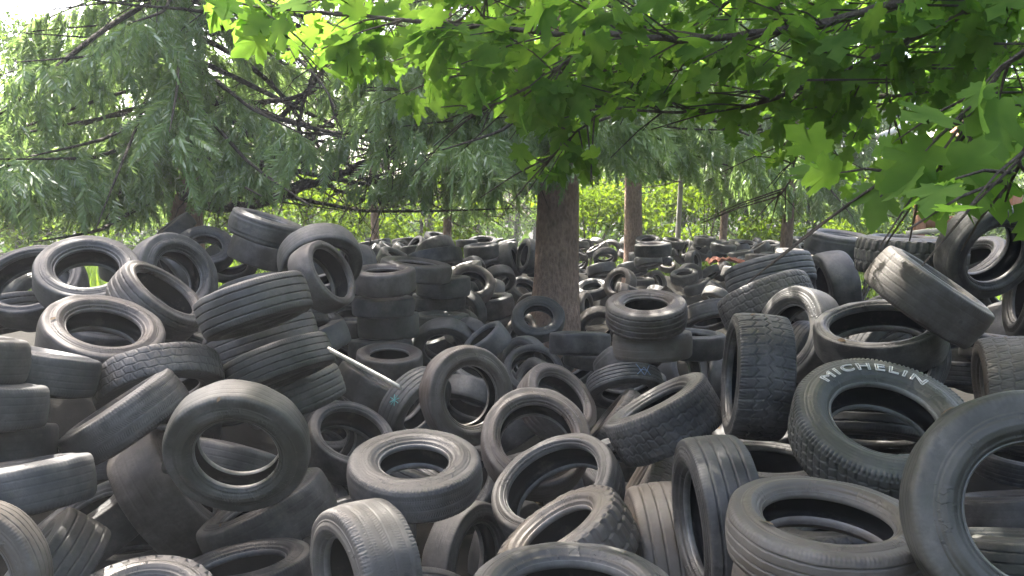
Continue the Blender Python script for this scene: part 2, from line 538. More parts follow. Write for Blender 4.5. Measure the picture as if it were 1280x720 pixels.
KEYS = ('c', 'n', 'D', 'W', 'R', 'tr', 'tint', 'A', 'label')
TYRES = [dict(zip(KEYS, r)) for r in (
 ((-3.355, 5.519, 1.607), (0.111, -0.699, 0.706), 0.667, 0.32, 0.74, 'bald', 'n', 120, 'thin-rimmed tyre with a big dark opening, at the left edge on the skyline'),
 ((-2.8, 5.188, 1.705), (0.298, -0.54, 0.787), 0.638, 0.33, 0.62, 'bald', 'n', 122, 'big grey ring tilted to the camera on the left skyline, right of the thin-rimmed one'),
 ((-5.143, 8.402, 1.191), (0.88, -0.379, -0.284), 0.667, 0.3, 0.62, 'rib', 'l', 78, 'small hollow tyre tucked under the thin-rimmed tyre at the left edge'),
 ((-2.291, 4.362, 1.419), (0.394, -0.31, 0.865), 0.639, 0.33, 0.62, 'bald', 'b', 144, 'wide tyre lying face up on the left slope with a brown dusty rim'),
 ((-2.248, 4.965, 1.561), (0.67, -0.029, 0.742), 0.597, 0.36, 0.7, 'rib', 'b', 118, 'smooth tilted tyre with a narrow dark oval opening, lying across two face-up rings'),
 ((-2.52, 5.844, 1.646), (0.815, -0.457, 0.355), 0.673, 0.33, 0.58, 'bald', 'n', 114, 'grey ring with a pale bead, standing behind the smooth tilted tyre'),
 ((-3.407, 8.754, 1.729), (0.284, -0.593, 0.754), 0.636, 0.3, 0.58, 'bald', 'd', 72, 'dark ring on the left skyline below the leaning edge of another tyre'),
 ((-4.099, 9.497, 1.893), (-0.571, -0.295, 0.766), 0.635, 0.3, 0.6, 'bald', 'd', 66, 'dark tyre seen edge on, leaning like a wedge on the left skyline'),
 ((-4.497, 9.308, 1.486), (0.143, -0.21, 0.967), 0.699, 0.32, 0.6, 'bald', 'l', 74, 'pale tyre top peeping between the two big rings on the left skyline'),
 ((-4.064, 6.209, 1.318), (0.254, -0.099, -0.962), 0.635, 0.4, 0.6, 'rib', 'n', 100, 'grooved tyre lying at the left edge on top of the smooth tall stack'),
 ((-2.274, 3.087, 1.539), (0.058, 0.159, 0.986), 0.635, 0.29, 0.6, 'bald', 'n', 200, 'smooth tyre topping the tall stack at the left edge'),
 ((-2.198, 3.067, 1.352), (0.03, 0.198, 0.98), 0.634, 0.275, 0.6, 'bald', 'u', 200, 'second tyre down in the tall smooth stack at the left edge'),
 ((-2.375, 3.349, 1.111), (0.008, 0.23, 0.973), 0.702, 0.265, 0.6, 'bald', 'd', 202, 'dark tyre third down in the tall smooth stack at the left edge'),
 ((-1.912, 2.886, 1.074), (-0.149, 0.16, 0.976), 0.627, 0.28, 0.6, 'bald', 'u', 208, 'bluish tyre jutting out at the base of the tall smooth stack'),
 ((-2.272, 3.679, 1.379), (0.184, 0.218, 0.959), 0.591, 0.31, 0.6, 'bald', 'u', 156, 'bluish smooth tyre seen edge on like a slab, right of the tall stack'),
 ((-4.696, 8.06, 0.14), (0.894, -0.18, -0.411), 0.699, 0.34, 0.62, 'bald', 'u', 84, 'small bluish hollow tyre below the slab-like tyre on the left'),
 ((-1.866, 4.109, 1.228), (0.339, -0.441, -0.831), 0.64, 0.27, 0.62, 'brick', 'l', 152, 'pale tyre with a cracked brick-like tread arching over a dark hollow'),
 ((-1.798, 3.598, 1.161), (-0.524, -0.122, 0.843), 0.566, 0.32, 0.6, 'sipe', 'n', 152, 'worn tyre seen edge on like a leaning plank, beside the big hollow ring'),
 ((-1.166, 3.286, 1.118), (0.15, -0.922, -0.358), 0.603, 0.27, 0.6, 'bald', 'g', 180, 'big ring with a brown-green inner sidewall and pale dusty tread, facing down'),
 ((-2.163, 5.856, 0.75), (0.238, -0.637, -0.733), 0.672, 0.3, 0.62, 'bald', 'l', 112, 'pale arch of a tyre showing behind the top of the big brown hollow ring'),
 ((-1.374, 4.181, 1.621), (0.338, -0.133, -0.932), 0.607, 0.35, 0.6, 'rib', 'n', 142, 'ribbed tyre topmost in the tilted stack of ribbed tyres'),
 ((-1.547, 4.843, 1.327), (0.347, -0.164, -0.923), 0.695, 0.33, 0.6, 'rib', 'n', 140, 'deeply grooved tyre second from the top of the tilted ribbed stack'),
 ((-1.356, 4.499, 1.239), (0.382, -0.175, -0.907), 0.648, 0.3, 0.6, 'rib', 'g', 140, 'greenish ribbed tyre with scuffed white patches, third in the tilted stack'),
 ((-1.408, 5.025, 0.946), (-0.337, 0.026, 0.941), 0.653, 0.34, 0.6, 'rib', 'g', 126, 'ribbed tyre with a pale upper edge at the bottom of the tilted stack'),
 ((-1.848, 6.268, 1.26), (0.238, -0.163, -0.957), 0.731, 0.26, 0.6, 'rib', 'n', 114, 'tyre end poking out on the right behind the upper tilted ribbed stack'),
 ((-1.622, 6.09, 1.092), (-0.332, 0.005, 0.943), 0.725, 0.28, 0.6, 'bald', 'u', 116, 'smooth squared tyre end poking out right of the deeply grooved tyre'),
 ((-2.734, 8.43, 1.281), (0.257, -0.219, -0.941), 0.826, 0.3, 0.6, 'bald', 'n', 96, 'thin tyre arc resting just above the topmost ribbed tyre of the tilted stack'),
 ((-3.318, 9.264, 1.563), (0.274, -0.59, -0.76), 0.637, 0.3, 0.62, 'bald', 'l', 68, 'pale arched tyre over a dark hollow below the left skyline'),
 ((-2.778, 8.652, 1.711), (0.352, -0.015, 0.936), 0.632, 0.42, 0.66, 'bald', 'b', 72, 'bowl-shaped brownish tyre with a slit opening, under the highest tyre'),
 ((-2.119, 6.817, 1.992), (0.32, -0.022, 0.947), 0.635, 0.33, 0.6, 'rib', 'n', 92, 'ribbed tyre lying slanted at the very top of the left skyline'),
 ((-1.534, 6.307, 1.741), (0.373, -0.693, -0.617), 0.674, 0.3, 0.66, 'bald', 'n', 106, 'big grey arch of a tyre hugging the barrel-shaped tyre on the skyline'),
 ((-1.425, 5.93, 1.642), (0.858, -0.288, 0.425), 0.553, 0.38, 0.76, 'bald', 'b', 92, 'barrel-shaped thin-rimmed tyre with its oval opening turned right'),
 ((-1.625, 8.087, 1.501), (-0.792, -0.586, 0.173), 0.637, 0.38, 0.62, 'rib', 'n', 78, 'tyre turned away to the left beside the barrel-shaped tyre'),
 ((-1.23, 7.546, 1.491), (0.0, -0.125, 0.992), 0.629, 0.36, 0.6, 'bald', 'b', 82, 'open-topped tyre crowning the upright stack of four behind the white batten'),
 ((-1.256, 7.66, 1.228), (0.016, -0.006, 1.0), 0.626, 0.3, 0.6, 'bald', 'd', 80, 'thin dark tyre second in the upright stack behind the white batten'),
 ((-1.282, 8.102, 0.984), (0.008, 0.037, 0.999), 0.639, 0.42, 0.6, 'bald', 'g', 77, 'wide tyre third in the upright stack behind the white batten'),
 ((-1.317, 7.829, 0.755), (0.007, 0.049, 0.999), 0.643, 0.36, 0.6, 'bald', 'd', 80, 'shaded tyre at the foot of the upright stack behind the white batten'),
 ((-0.815, 9.317, 1.277), (0.011, -0.032, 0.999), 0.646, 0.36, 0.6, 'rib', 'n', 68, 'ribbed tyre on top of the short stack of three left of the trunk'),
 ((-0.893, 9.576, 1.065), (0.008, 0.008, 1.0), 0.645, 0.3, 0.6, 'rib', 'n', 66, 'narrow tyre in the middle of the short stack of three'),
 ((-0.805, 8.971, 0.884), (0.009, -0.006, 1.0), 0.624, 0.34, 0.6, 'rib', 'g', 68, 'rounded tyre at the bottom of the short stack of three'),
 ((-0.692, 12.557, 0.725), (0.954, -0.229, 0.193), 0.667, 0.4, 0.6, 'bald', 'd', 52, 'dark upright tyre squeezed right of the short stack of three'),
 ((-1.078, 8.815, 1.5), (0.122, -0.059, 0.991), 0.825, 0.24, 0.6, 'bald', 'b', 92, 'wide low tyre lying behind the open-topped upright stack'),
 ((-0.938, 9.565, 1.579), (0.183, -0.196, -0.964), 0.68, 0.28, 0.6, 'bald', 'd', 70, 'flat grey tyre lying just above the wide low tyre'),
 ((-1.279, 13.171, 1.531), (0.404, -0.424, -0.811), 0.667, 0.34, 0.62, 'bald', 'd', 50, 'hunched tyre with a dark underside on the skyline left of the trunk'),
 ((-1.835, 12.52, 1.382), (0.49, -0.19, 0.851), 0.635, 0.34, 0.62, 'bald', 'd', 50, 'dark slanted tyre at the left end of the middle skyline'),
 ((-1.969, 16.276, 1.471), (-0.644, -0.461, 0.611), 0.494, 0.34, 0.62, 'bald', 'd', 30, 'small upright tyre on the middle skyline beside the hunched tyre'),
 ((-1.557, 16.562, 1.605), (0.198, -0.255, 0.947), 0.604, 0.32, 0.6, 'bald', 'd', 36, 'small dark tyre crowning the middle skyline behind the hunched tyre'),
 ((-0.603, 16.505, 1.53), (0.013, -0.271, 0.962), 0.635, 0.3, 0.62, 'bald', 'd', 38, 'flat open tyre on the skyline just left of the trunk'),
 ((-0.525, 13.599, 1.5), (-0.08, -0.089, 0.993), 0.635, 0.38, 0.6, 'rib', 'd', 46, 'tyre lying under the flat open one on the skyline left of the trunk'),
 ((-0.502, 14.341, 1.186), (0.471, -0.434, -0.768), 0.642, 0.36, 0.6, 'bald', 'd', 44, 'dark tyre tilted down below the pair on the skyline left of the trunk'),
 ((-0.031, 14.403, 1.296), (0.908, -0.281, 0.311), 0.644, 0.4, 0.6, 'bald', 'd', 44, 'dark upright tyre standing on the heap left of the trunk'),
 ((0.292, 14.096, 1.385), (-0.908, -0.378, 0.178), 0.628, 0.36, 0.62, 'bald', 'd', 44, 'upright tyre leaning against the left side of the trunk'),
 ((-0.551, 10.552, 1.18), (0.204, -0.653, 0.729), 0.641, 0.32, 0.62, 'bald', 'b', 60, 'open brown ring tilted back on the heap above the short stack'),
 ((-0.278, 10.819, 0.859), (-0.166, -0.093, 0.982), 0.641, 0.42, 0.6, 'bald', 'd', 58, 'dark wide tyre directly below the open brown ring'),
 ((-0.251, 14.023, 0.97), (0.283, -0.657, -0.698), 0.626, 0.34, 0.62, 'bald', 'n', 44, 'small arch of a tyre between the open brown ring and the trunk'),
 ((0.227, 14.879, 0.687), (0.358, -0.561, 0.747), 0.635, 0.32, 0.6, 'bald', 'd', 42, 'small dark ring leaning at the left foot of the trunk'),
 ((0.316, 9.466, 0.86), (0.016, -0.72, 0.694), 0.635, 0.3, 0.58, 'bald', 'n', 66, 'round dark ring facing the camera at the foot of the trunk'),
 ((0.159, 10.208, 0.53), (-0.608, -0.654, 0.45), 0.603, 0.36, 0.64, 'bald', 'b', 58, 'brown ring standing just below the round ring at the trunk foot'),
 ((-0.245, 7.657, 0.861), (-0.582, -0.185, 0.792), 0.47, 0.46, 0.72, 'bald', 'u', 60, 'bluish cylinder-like tyre tilted with its slit opening to the left'),
 ((-0.716, 8.306, 0.726), (-0.021, -0.863, -0.505), 0.66, 0.3, 0.66, 'bald', 'n', 78, 'grey tyre arching over a hollow, just below the short stack of three'),
 ((-0.288, 4.93, 0.966), (0.477, -0.868, 0.141), 0.622, 0.3, 0.62, 'sipe', 'b', 124, 'big round ring in the middle of the heap, facing the camera'),
 ((-0.757, 6.065, 0.626), (0.743, -0.535, -0.403), 0.622, 0.34, 0.62, 'rib', 'l', 100, 'tilted tyre with a turquoise paint mark on its tread, beside the big round ring'),
 ((-1.137, 7.224, 0.75), (0.037, -0.15, 0.988), 0.622, 0.34, 0.62, 'bald', 'b', 84, 'flat brown ring lying face up just behind the white batten'),
 ((-1.233, 6.618, 0.622), (0.52, 0.165, 0.838), 0.629, 0.38, 0.64, 'bald', 'b', 92, 'brown tyre slanting down with a slit opening, under the white batten'),
 ((-1.168, 5.518, 0.486), (0.38, -0.385, 0.841), 0.648, 0.36, 0.74, 'bald', 'n', 114, 'thin-rimmed open ring lying face up left of the thick flat tyre'),
 ((-0.451, 3.563, 0.913), (0.002, -0.176, 0.984), 0.635, 0.27, 0.54, 'sipe', 'n', 172, 'thick-walled tyre lying flat with a small stepped hole, low in the middle'),
 ((-0.534, 2.746, 0.798), (-0.811, -0.586, -0.009), 0.54, 0.42, 0.62, 'sipe', 'l', 190, 'wide pale tyre with fine sipes, tread turned up, at the bottom'),
 ((-0.508, 3.533, 0.253), (0.12, -0.695, -0.709), 0.636, 0.34, 0.6, 'rib', 'l', 170, 'ribbed tyre top cut by the bottom edge, right of the wide pale tread'),
 ((-0.755, 4.936, -0.127), (0.982, 0.109, 0.154), 0.727, 0.36, 0.6, 'bald', 'n', 140, 'shaded upright tyre below the thick flat tyre'),
 ((-0.236, 4.141, 0.233), (0.816, -0.56, 0.143), 0.613, 0.3, 0.66, 'bald', 'n', 142, 'upright tyre with its dark hollow turned right, at the bottom'),
 ((-0.022, 4.707, 0.039), (0.866, -0.496, -0.057), 0.657, 0.34, 0.66, 'bald', 'l', 134, 'tyre with white chalk letters on its tread, squeezed beside the white-beaded ring'),
 ((0.23, 3.798, 0.736), (-0.415, -0.383, 0.825), 0.66, 0.31, 0.74, 'rib', 'n', 168, 'thin-walled ring with a bright white bead, tilted toward the left'),
 ((0.228, 3.173, 0.727), (-0.515, -0.001, 0.857), 0.599, 0.38, 0.58, 'knob', 'm', 180, 'knobby tyre with chunky pale shoulder lugs and mossy mud on its tread'),
 ((0.164, 2.07, 1.017), (-0.012, -0.067, 0.998), 0.572, 0.28, 0.67, 'bald', 'n', 262, 'large open ring with a glossy pale bead, cut by the bottom edge'),
 ((0.133, 4.37, 0.823), (0.03, -0.691, 0.722), 0.644, 0.3, 0.68, 'bald', 'b', 144, 'smooth brownish ring facing the camera, right of the thick flat tyre'),
 ((0.336, 5.907, 0.675), (0.501, -0.483, 0.718), 0.648, 0.33, 0.68, 'rib', 'b', 107, 'brown ring tilted right, with ribs on its left, above the smooth brownish ring'),
 ((0.223, 8.072, 0.479), (0.001, -0.671, 0.741), 0.635, 0.32, 0.75, 'bald', 'n', 77, 'open ring with a thin white bead arc, behind the brown tilted ring'),
 ((0.692, 7.935, 0.814), (0.021, 0.128, 0.992), 0.635, 0.35, 0.6, 'bald', 'd', 78, 'black flat tyre seen exactly edge on like a block, below the trunk'),
 ((0.98, 13.597, 0.141), (0.098, -0.493, 0.864), 0.445, 0.34, 0.6, 'bald', 'd', 32, 'small ring lying between the trunk foot and the black block-like tyre'),
 ((1.269, 11.55, 0.479), (0.013, -0.883, -0.47), 0.635, 0.3, 0.66, 'bald', 'b', 54, 'thin arch of a tyre just left of the two large stacked tyres'),
 ((1.25, 13.694, 0.512), (0.894, -0.441, 0.082), 0.558, 0.36, 0.62, 'bald', 'b', 40, 'reddish-brown upright tyre touching the right side of the trunk'),
 ((1.464, 14.328, 0.766), (-0.169, -0.356, 0.919), 0.612, 0.32, 0.6, 'bald', 'n', 42, 'flat pale ring just right of the trunk, above the leaning pair'),
 ((1.927, 13.971, 0.903), (-0.678, -0.638, 0.364), 0.595, 0.38, 0.6, 'rib', 'b', 42, 'open brown ring turned left in the heap right of the trunk'),
 ((1.684, 14.783, 1.087), (0.149, -0.284, -0.947), 0.572, 0.36, 0.6, 'bald', 'n', 38, 'rounded smooth tyre above the open brown ring right of the trunk'),
 ((2.382, 15.627, 1.044), (0.066, -0.327, -0.943), 0.604, 0.34, 0.6, 'bald', 'u', 38, 'bluish dome-like tyre on top of a small pile right of the trunk'),
 ((2.681, 16.445, 0.687), (-0.025, -0.063, 0.998), 0.603, 0.4, 0.6, 'rib', 'n', 36, 'small ribbed tyre under the bluish dome-like tyre'),
 ((1.095, 6.389, 1.306), (-0.073, -0.249, 0.966), 0.663, 0.35, 0.55, 'rib', 'b', 102, 'large thick tyre lying face up on another, right of the trunk'),
 ((1.172, 6.508, 1.03), (-0.043, 0.048, 0.998), 0.654, 0.34, 0.6, 'sipe', 'm', 98, 'tan worn tyre lying underneath the large thick face-up tyre'),
 ((1.678, 7.346, 0.901), (0.013, -0.008, 1.0), 0.662, 0.34, 0.7, 'bald', 'u', 88, 'smooth flat tyre with a thin slit of opening, right of the tan worn tyre'),
 ((2.303, 9.165, 0.936), (0.141, -0.467, -0.873), 0.635, 0.34, 0.62, 'rib', 'b', 68, 'ribbed brown arch behind the smooth slit-like tyre'),
 ((1.074, 7.114, 0.783), (0.388, -0.509, -0.768), 0.658, 0.34, 0.6, 'rib', 'l', 90, 'striped pale ribbed tyre leaning over the one with the blue mark'),
 ((0.926, 6.367, 0.706), (0.048, -0.621, -0.782), 0.627, 0.26, 0.64, 'rib', 'u', 96, 'bluish ribbed tyre with a blue chalk mark, dark hollow beneath'),
 ((1.83, 8.32, 0.47), (0.63, -0.709, 0.317), 0.628, 0.36, 0.68, 'bald', 'l', 74, 'smooth pale tyre with its hollow turned right, left of the zigzag upright tyre'),
 ((2.255, 8.608, 0.352), (-0.986, 0.078, 0.15), 0.674, 0.36, 0.6, 'rib', 'l', 76, 'pale ribbed tyre wedged behind the zigzag upright tyre'),
 ((1.138, 3.622, 1.355), (-0.989, 0.134, 0.055), 0.588, 0.42, 0.72, 'zig', 'd', 157, 'dark tyre standing upright with a zigzag tread and a narrow slit hole'),
 ((1.905, 5.211, 1.314), (-0.907, -0.339, 0.25), 0.648, 0.32, 0.6, 'bald', 'n', 122, 'tall ring standing behind the zigzag upright tyre, hole turned left'),
 ((1.913, 5.891, 1.455), (0.283, -0.399, -0.872), 0.686, 0.36, 0.6, 'brick', 'n', 114, 'flaking worn tyre sloping behind the tall upright ring'),
 ((2.177, 6.641, 1.591), (0.181, -0.3, -0.937), 0.73, 0.36, 0.6, 'rib', 'u', 108, 'broad ribbed bluish tyre at the top left of the right slope'),
 ((4.056, 11.088, 1.498), (0.066, -0.13, 0.989), 0.699, 0.3, 0.6, 'rib', 'l', 62, 'pale ribbed tyre peeping above the broad ribbed bluish tyre'),
 ((3.254, 7.825, 1.818), (0.09, -0.143, 0.986), 0.667, 0.34, 0.6, 'rib', 'n', 84, 'ribbed tyre lying on the right skyline beside the lugged one'),
 ((2.896, 7.08, 1.474), (-0.987, -0.015, -0.161), 0.635, 0.42, 0.62, 'bald', 'd', 88, 'smooth dark tyre arching over a small hole, above the wide open flat tyre'),
 ((2.017, 4.294, 1.442), (-0.233, -0.229, 0.945), 0.665, 0.28, 0.75, 'bald', 'd', 152, 'wide open tyre lying flat with a big black opening, behind the white-lettered tyre'),
 ((2.062, 3.89, 1.707), (0.509, -0.279, 0.815), 0.598, 0.36, 0.66, 'bald', 'b', 152, 'brown smooth tyre slanting down right, a sunlit patch on its left end'),
 ((2.751, 5.44, 1.827), (0.03, -0.043, 0.999), 0.707, 0.36, 0.6, 'knob', 'd', 128, 'black tyre with heavy square lugs seen edge on, on the right skyline'),
 ((2.983, 4.955, 1.886), (0.14, -0.926, -0.351), 0.614, 0.34, 0.64, 'bald', 'd', 124, 'dark ring near the right edge with a sunlit upper rim, under maple leaves'),
 ((3.523, 5.278, 1.555), (-0.952, 0.285, 0.11), 0.603, 0.4, 0.6, 'bald', 'd', 112, 'dark rounded tyre cut by the right edge below the sunlit-rimmed ring'),
 ((3.122, 4.897, 1.015), (-0.918, 0.377, -0.121), 0.667, 0.44, 0.6, 'brick', 'm', 132, 'grey muddy tyre with a worn block tread, upright near the right edge'),
 ((1.481, 3.106, 1.242), (-0.039, -0.474, 0.879), 0.71, 0.29, 0.6, 'lug', 'g', 224, 'big lugged tyre with white outlined lettering on its sidewall'),
 ((1.299, 1.911, 1.363), (-0.256, -0.914, 0.314), 0.601, 0.3, 0.59, 'bald', 'g', 312, 'huge smooth grey-green ring cut by the right edge, nearest to the camera'),
 ((3.225, 5.866, 0.18), (-0.922, 0.383, 0.057), 0.684, 0.4, 0.6, 'bald', 'l', 112, 'smooth tyre end squeezed between the white-lettered tyre and the huge ring'),
 ((0.924, 2.25, 1.163), (-0.005, -0.093, 0.996), 0.564, 0.27, 0.66, 'rib', 'm', 240, 'muddy tyre lying flat on another, scuffed tan rim, at the lower right'),
 ((0.969, 2.301, 0.947), (0.087, 0.212, 0.973), 0.574, 0.27, 0.6, 'bald', 'm', 236, 'tyre at the very bottom beneath the muddy flat one at the lower right'),
 ((0.771, 2.866, 0.963), (-0.997, -0.032, -0.067), 0.618, 0.35, 0.62, 'rib', 'n', 206, 'grey upright tyre with four clean straight grooves, left of the muddy flat tyre'),
 ((0.685, 3.39, 0.532), (-0.992, 0.008, -0.124), 0.736, 0.35, 0.6, 'rib', 'm', 206, 'upright tyre with tan streaks on a worn tread, left of the four-grooved tyre'),
 ((0.787, 4.28, 0.534), (-0.846, 0.177, 0.502), 0.635, 0.4, 0.6, 'brick', 'm', 142, 'caked muddy tyre shoulder rising behind the worn tan-streaked tyre'),
 ((1.328, 4.018, 0.746), (0.001, -0.016, 1.0), 0.635, 0.34, 0.75, 'bald', 'n', 152, 'open tyre lying flat in shade between the four-grooved and white-lettered tyres'),
 ((0.775, 3.956, 1.065), (-0.479, 0.108, 0.871), 0.606, 0.4, 0.62, 'lug', 'n', 148, 'dark tyre leaning with a pale upper face and lugged side, mid right'),
 ((0.826, 6.144, 0.435), (-0.776, 0.165, 0.608), 0.662, 0.34, 0.6, 'brick', 'm', 104, 'small muddy tread corner showing left of the dark lug-sided leaning tyre'),
 ((-1.808, 2.514, 0.907), (0.095, -0.994, 0.058), 0.519, 0.26, 0.66, 'rib', 'm', 200, 'tyre with its dark face turned away at the bottom left corner'),
 ((-2.17, 3.527, 0.429), (-0.691, -0.304, 0.656), 0.603, 0.4, 0.6, 'rib', 'l', 162, 'pale tyre with diagonal grooves, upright by the bottom left corner'),
 ((-1.327, 2.704, 0.682), (0.076, -0.204, 0.976), 0.529, 0.28, 0.6, 'knob', 'l', 186, 'pale tyre face with a toothed lug edge, rising at the bottom left'),
 ((-2.455, 4.414, 0.297), (-0.427, -0.179, 0.886), 0.741, 0.34, 0.62, 'bald', 'n', 160, 'shaded tyre with a lit slanting sidewall, between the bluish base tyre and toothed tyre'),
 ((-1.961, 4.431, 0.497), (0.789, 0.232, 0.569), 0.777, 0.4, 0.62, 'bald', 'b', 168, 'brown-shouldered tyre, carrying the big brown hollow ring'),
 ((-1.304, 4.093, 0.487), (-0.409, 0.005, 0.912), 0.72, 0.34, 0.62, 'bald', 'd', 168, 'dark bulging tyre with a slanting lit sidewall, below the big brown hollow ring'),
 ((-1.209, 3.43, 0.465), (-0.104, 0.087, 0.991), 0.622, 0.3, 0.62, 'bald', 'd', 172, 'dark flat tyre at the bottom under the bulging tyre'),
 ((-0.942, 2.934, 0.529), (-0.048, 0.03, 0.998), 0.528, 0.28, 0.6, 'bald', 'l', 170, 'pale grey sidewall just showing at the bottom edge left of the wide pale tread'),
 ((-0.915, 4.458, 0.263), (-0.129, -0.076, 0.989), 0.699, 0.3, 0.62, 'bald', 'n', 150, 'tyre edge peeping between the thick flat tyre and the wide pale tread'),
 ((2.943, 4.452, 0.094), (-0.001, 0.28, 0.96), 0.825, 0.36, 0.6, 'rib', 'g', 176, 'ribbed greenish tyre lying in shade, seen through the hole of the huge right-edge ring'),
 ((3.384, 5.154, 0.09), (-0.073, 0.294, 0.953), 0.809, 0.34, 0.6, 'bald', 'd', 150, 'dark tyre behind the hole of the huge right-edge ring, above the ribbed greenish one'),
 ((2.966, 17.204, 1.522), (-0.071, -0.326, 0.943), 0.54, 0.38, 0.58, 'bald', 'l', 31, 'highest small tyre of the far right heap, lying flat with a dark hole'),  # many far tyres take the pale tint, standing in for sunlight
 ((2.065, 11.561, 1.613), (-0.064, -0.069, 0.996), 0.54, 0.34, 0.6, 'bald', 'd', 46, 'dark wide tyre carrying the highest small tyre of the far right heap'),
 ((3.995, 18.798, 1.177), (0.634, -0.54, 0.553), 0.476, 0.34, 0.62, 'bald', 'd', 25, 'small dark ring tilted right, beside the dark wide tyre of the far heap'),
 ((2.621, 15.152, 1.233), (0.106, -0.276, -0.955), 0.539, 0.34, 0.6, 'bald', 'l', 35, 'pale dome-like small tyre below the highest small tyre of the far heap'),
 ((3.693, 18.768, 0.913), (0.046, -0.466, 0.883), 0.419, 0.36, 0.58, 'bald', 'b', 22, 'tiny brownish open ring right of the pale dome-like small tyre'),
 ((3.983, 17.285, 1.098), (0.778, -0.605, 0.168), 0.508, 0.38, 0.62, 'rib', 'l', 29, 'pale upright small tyre with its hollow turned right in the far heap'),
 ((3.426, 15.622, 0.906), (-0.16, -0.266, 0.951), 0.54, 0.36, 0.6, 'bald', 'n', 34, 'small open tyre lying flat above the ribbed brown arch'),
 ((3.699, 15.574, 0.699), (-0.395, 0.022, 0.918), 0.572, 0.36, 0.6, 'bald', 'l', 36, 'smooth pale small tyre slanting, just right of the small open flat tyre'),
 ((2.033, 17.178, 1.218), (0.071, -0.654, -0.753), 0.54, 0.28, 0.66, 'bald', 'd', 31, 'dark small arch under the pale flat open tyre right of the thick trunk'),
 ((2.667, 18.237, 1.203), (0.297, -0.2, 0.934), 0.445, 0.36, 0.6, 'rib', 'n', 24, 'small tyre below the slimmer spruce trunk on the far skyline'),
 ((1.64, 19.051, 0.974), (0.348, -0.674, -0.652), 0.445, 0.34, 0.62, 'bald', 'd', 23, 'small dark ring close to the right side of the thick trunk'),
 ((1.535, 18.274, 1.237), (0.468, -0.2, 0.861), 0.445, 0.34, 0.6, 'bald', 'd', 24, 'dark small tyre touching the thick trunk at the far skyline'),
 ((1.927, 18.213, 1.316), (-0.512, -0.11, 0.852), 0.444, 0.34, 0.6, 'bald', 'n', 24, 'small slanting tyre on the far skyline, second from the thick trunk'),
 ((1.524, 17.825, 0.787), (0.112, -0.189, 0.976), 0.508, 0.34, 0.6, 'bald', 'u', 28, 'bluish small tyre beside the thick trunk, above the flat pale ring'),
 ((3.328, 17.25, 1.269), (-0.272, -0.064, 0.96), 0.508, 0.34, 0.6, 'bald', 'b', 29, 'brownish small tyre slanting behind the pale dome-like one'),
 ((3.138, 17.153, 0.66), (0.592, -0.749, 0.299), 0.54, 0.36, 0.62, 'bald', 'm', 31, 'tan small ring facing right, just above the large thick face-up tyre'),
 ((4.374, 17.333, 0.859), (0.393, -0.466, -0.793), 0.476, 0.36, 0.6, 'bald', 'u', 27, 'bluish small tyre tipped over left of the orange-red sheet'),
 ((4.792, 18.225, 0.757), (0.352, -0.343, 0.871), 0.445, 0.36, 0.6, 'bald', 'l', 24, 'pale small tyre below the orange-red sheet'),
 ((4.276, 17.881, 1.288), (0.334, -0.479, 0.812), 0.507, 0.34, 0.62, 'bald', 'l', 28, 'pale small ring above and left of the orange-red sheet'),
 ((4.364, 17.852, 1.554), (0.018, -0.128, 0.992), 0.507, 0.34, 0.6, 'bald', 'l', 28, 'pale small tyre on the far skyline right of the pale thin stem'),
 ((4.51, 16.843, 1.437), (0.12, -0.128, 0.984), 0.547, 0.3, 0.6, 'bald', 'n', 32, 'flat grey small tyre right behind the orange-red sheet'),
 ((4.762, 16.389, 1.299), (-0.172, -0.006, 0.985), 0.533, 0.3, 0.6, 'bald', 'l', 32, 'pale flat small tyre right of the orange-red sheet'),
 ((5.385, 18.133, 1.417), (-0.027, -0.293, 0.956), 0.514, 0.3, 0.6, 'bald', 'n', 28, 'open small tyre on the far skyline above the ribbed bluish tyre'),
 ((5.535, 17.651, 1.362), (-0.559, 0.042, 0.828), 0.502, 0.34, 0.6, 'bald', 'b', 28, 'brownish small tyre leaning on the far skyline above the ribbed bluish tyre'),
 ((4.699, 18.106, 1.186), (0.249, -0.419, -0.873), 0.478, 0.34, 0.6, 'bald', 'd', 26, 'dark small tyre touching the left edge of the orange-red sheet'),
 ((3.665, 17.889, 1.492), (0.111, -0.214, 0.97), 0.508, 0.34, 0.6, 'bald', 'l', 28, 'pale small tyre right of the highest one of the far right heap'),
 ((6.302, 19.283, 1.376), (-0.141, -0.237, 0.961), 0.508, 0.34, 0.6, 'bald', 'l', 26, 'pale open small tyre at the right end of the far skyline'),
 ((6.604, 17.891, 1.51), (0.072, -0.208, 0.976), 0.508, 0.34, 0.6, 'bald', 'l', 28, 'pale small tyre behind the pale ribbed one on the right skyline'),
 ((0.203, 7.892, 0.436), (-0.783, -0.425, 0.454), 0.48, 0.317, 0.568, 'bald', 'l', 59, 'small far tilted tyre right of the bluish tilted cylinder tyre'),
 ((0.817, 8.261, 0.604), (0.05, -0.07, 0.996), 0.551, 0.288, 0.585, 'bald', 'd', 65, 'small far flat-lying tyre behind the black block-like tyre'),
 ((-0.411, 8.453, 0.764), (0.653, 0.597, 0.466), 0.547, 0.29, 0.596, 'bald', 'n', 63, 'small far tilted tyre behind the bluish tilted cylinder tyre'),
 ((0.148, 8.484, 0.53), (-0.603, -0.798, 0.012), 0.553, 0.291, 0.657, 'bald', 'l', 63, 'small far upright tyre behind the round ring at the foot of the trunk'),
 ((-0.62, 9.492, 0.754), (-0.629, -0.58, 0.518), 0.464, 0.359, 0.569, 'bald', 'n', 48, 'small far tilted tyre behind the grey arch below the short stack'),
 ((-0.554, 9.988, 0.912), (0.649, 0.699, 0.301), 0.522, 0.325, 0.613, 'rib', 'n', 51, 'small far tilted tyre behind the open brown ring left of the trunk'),
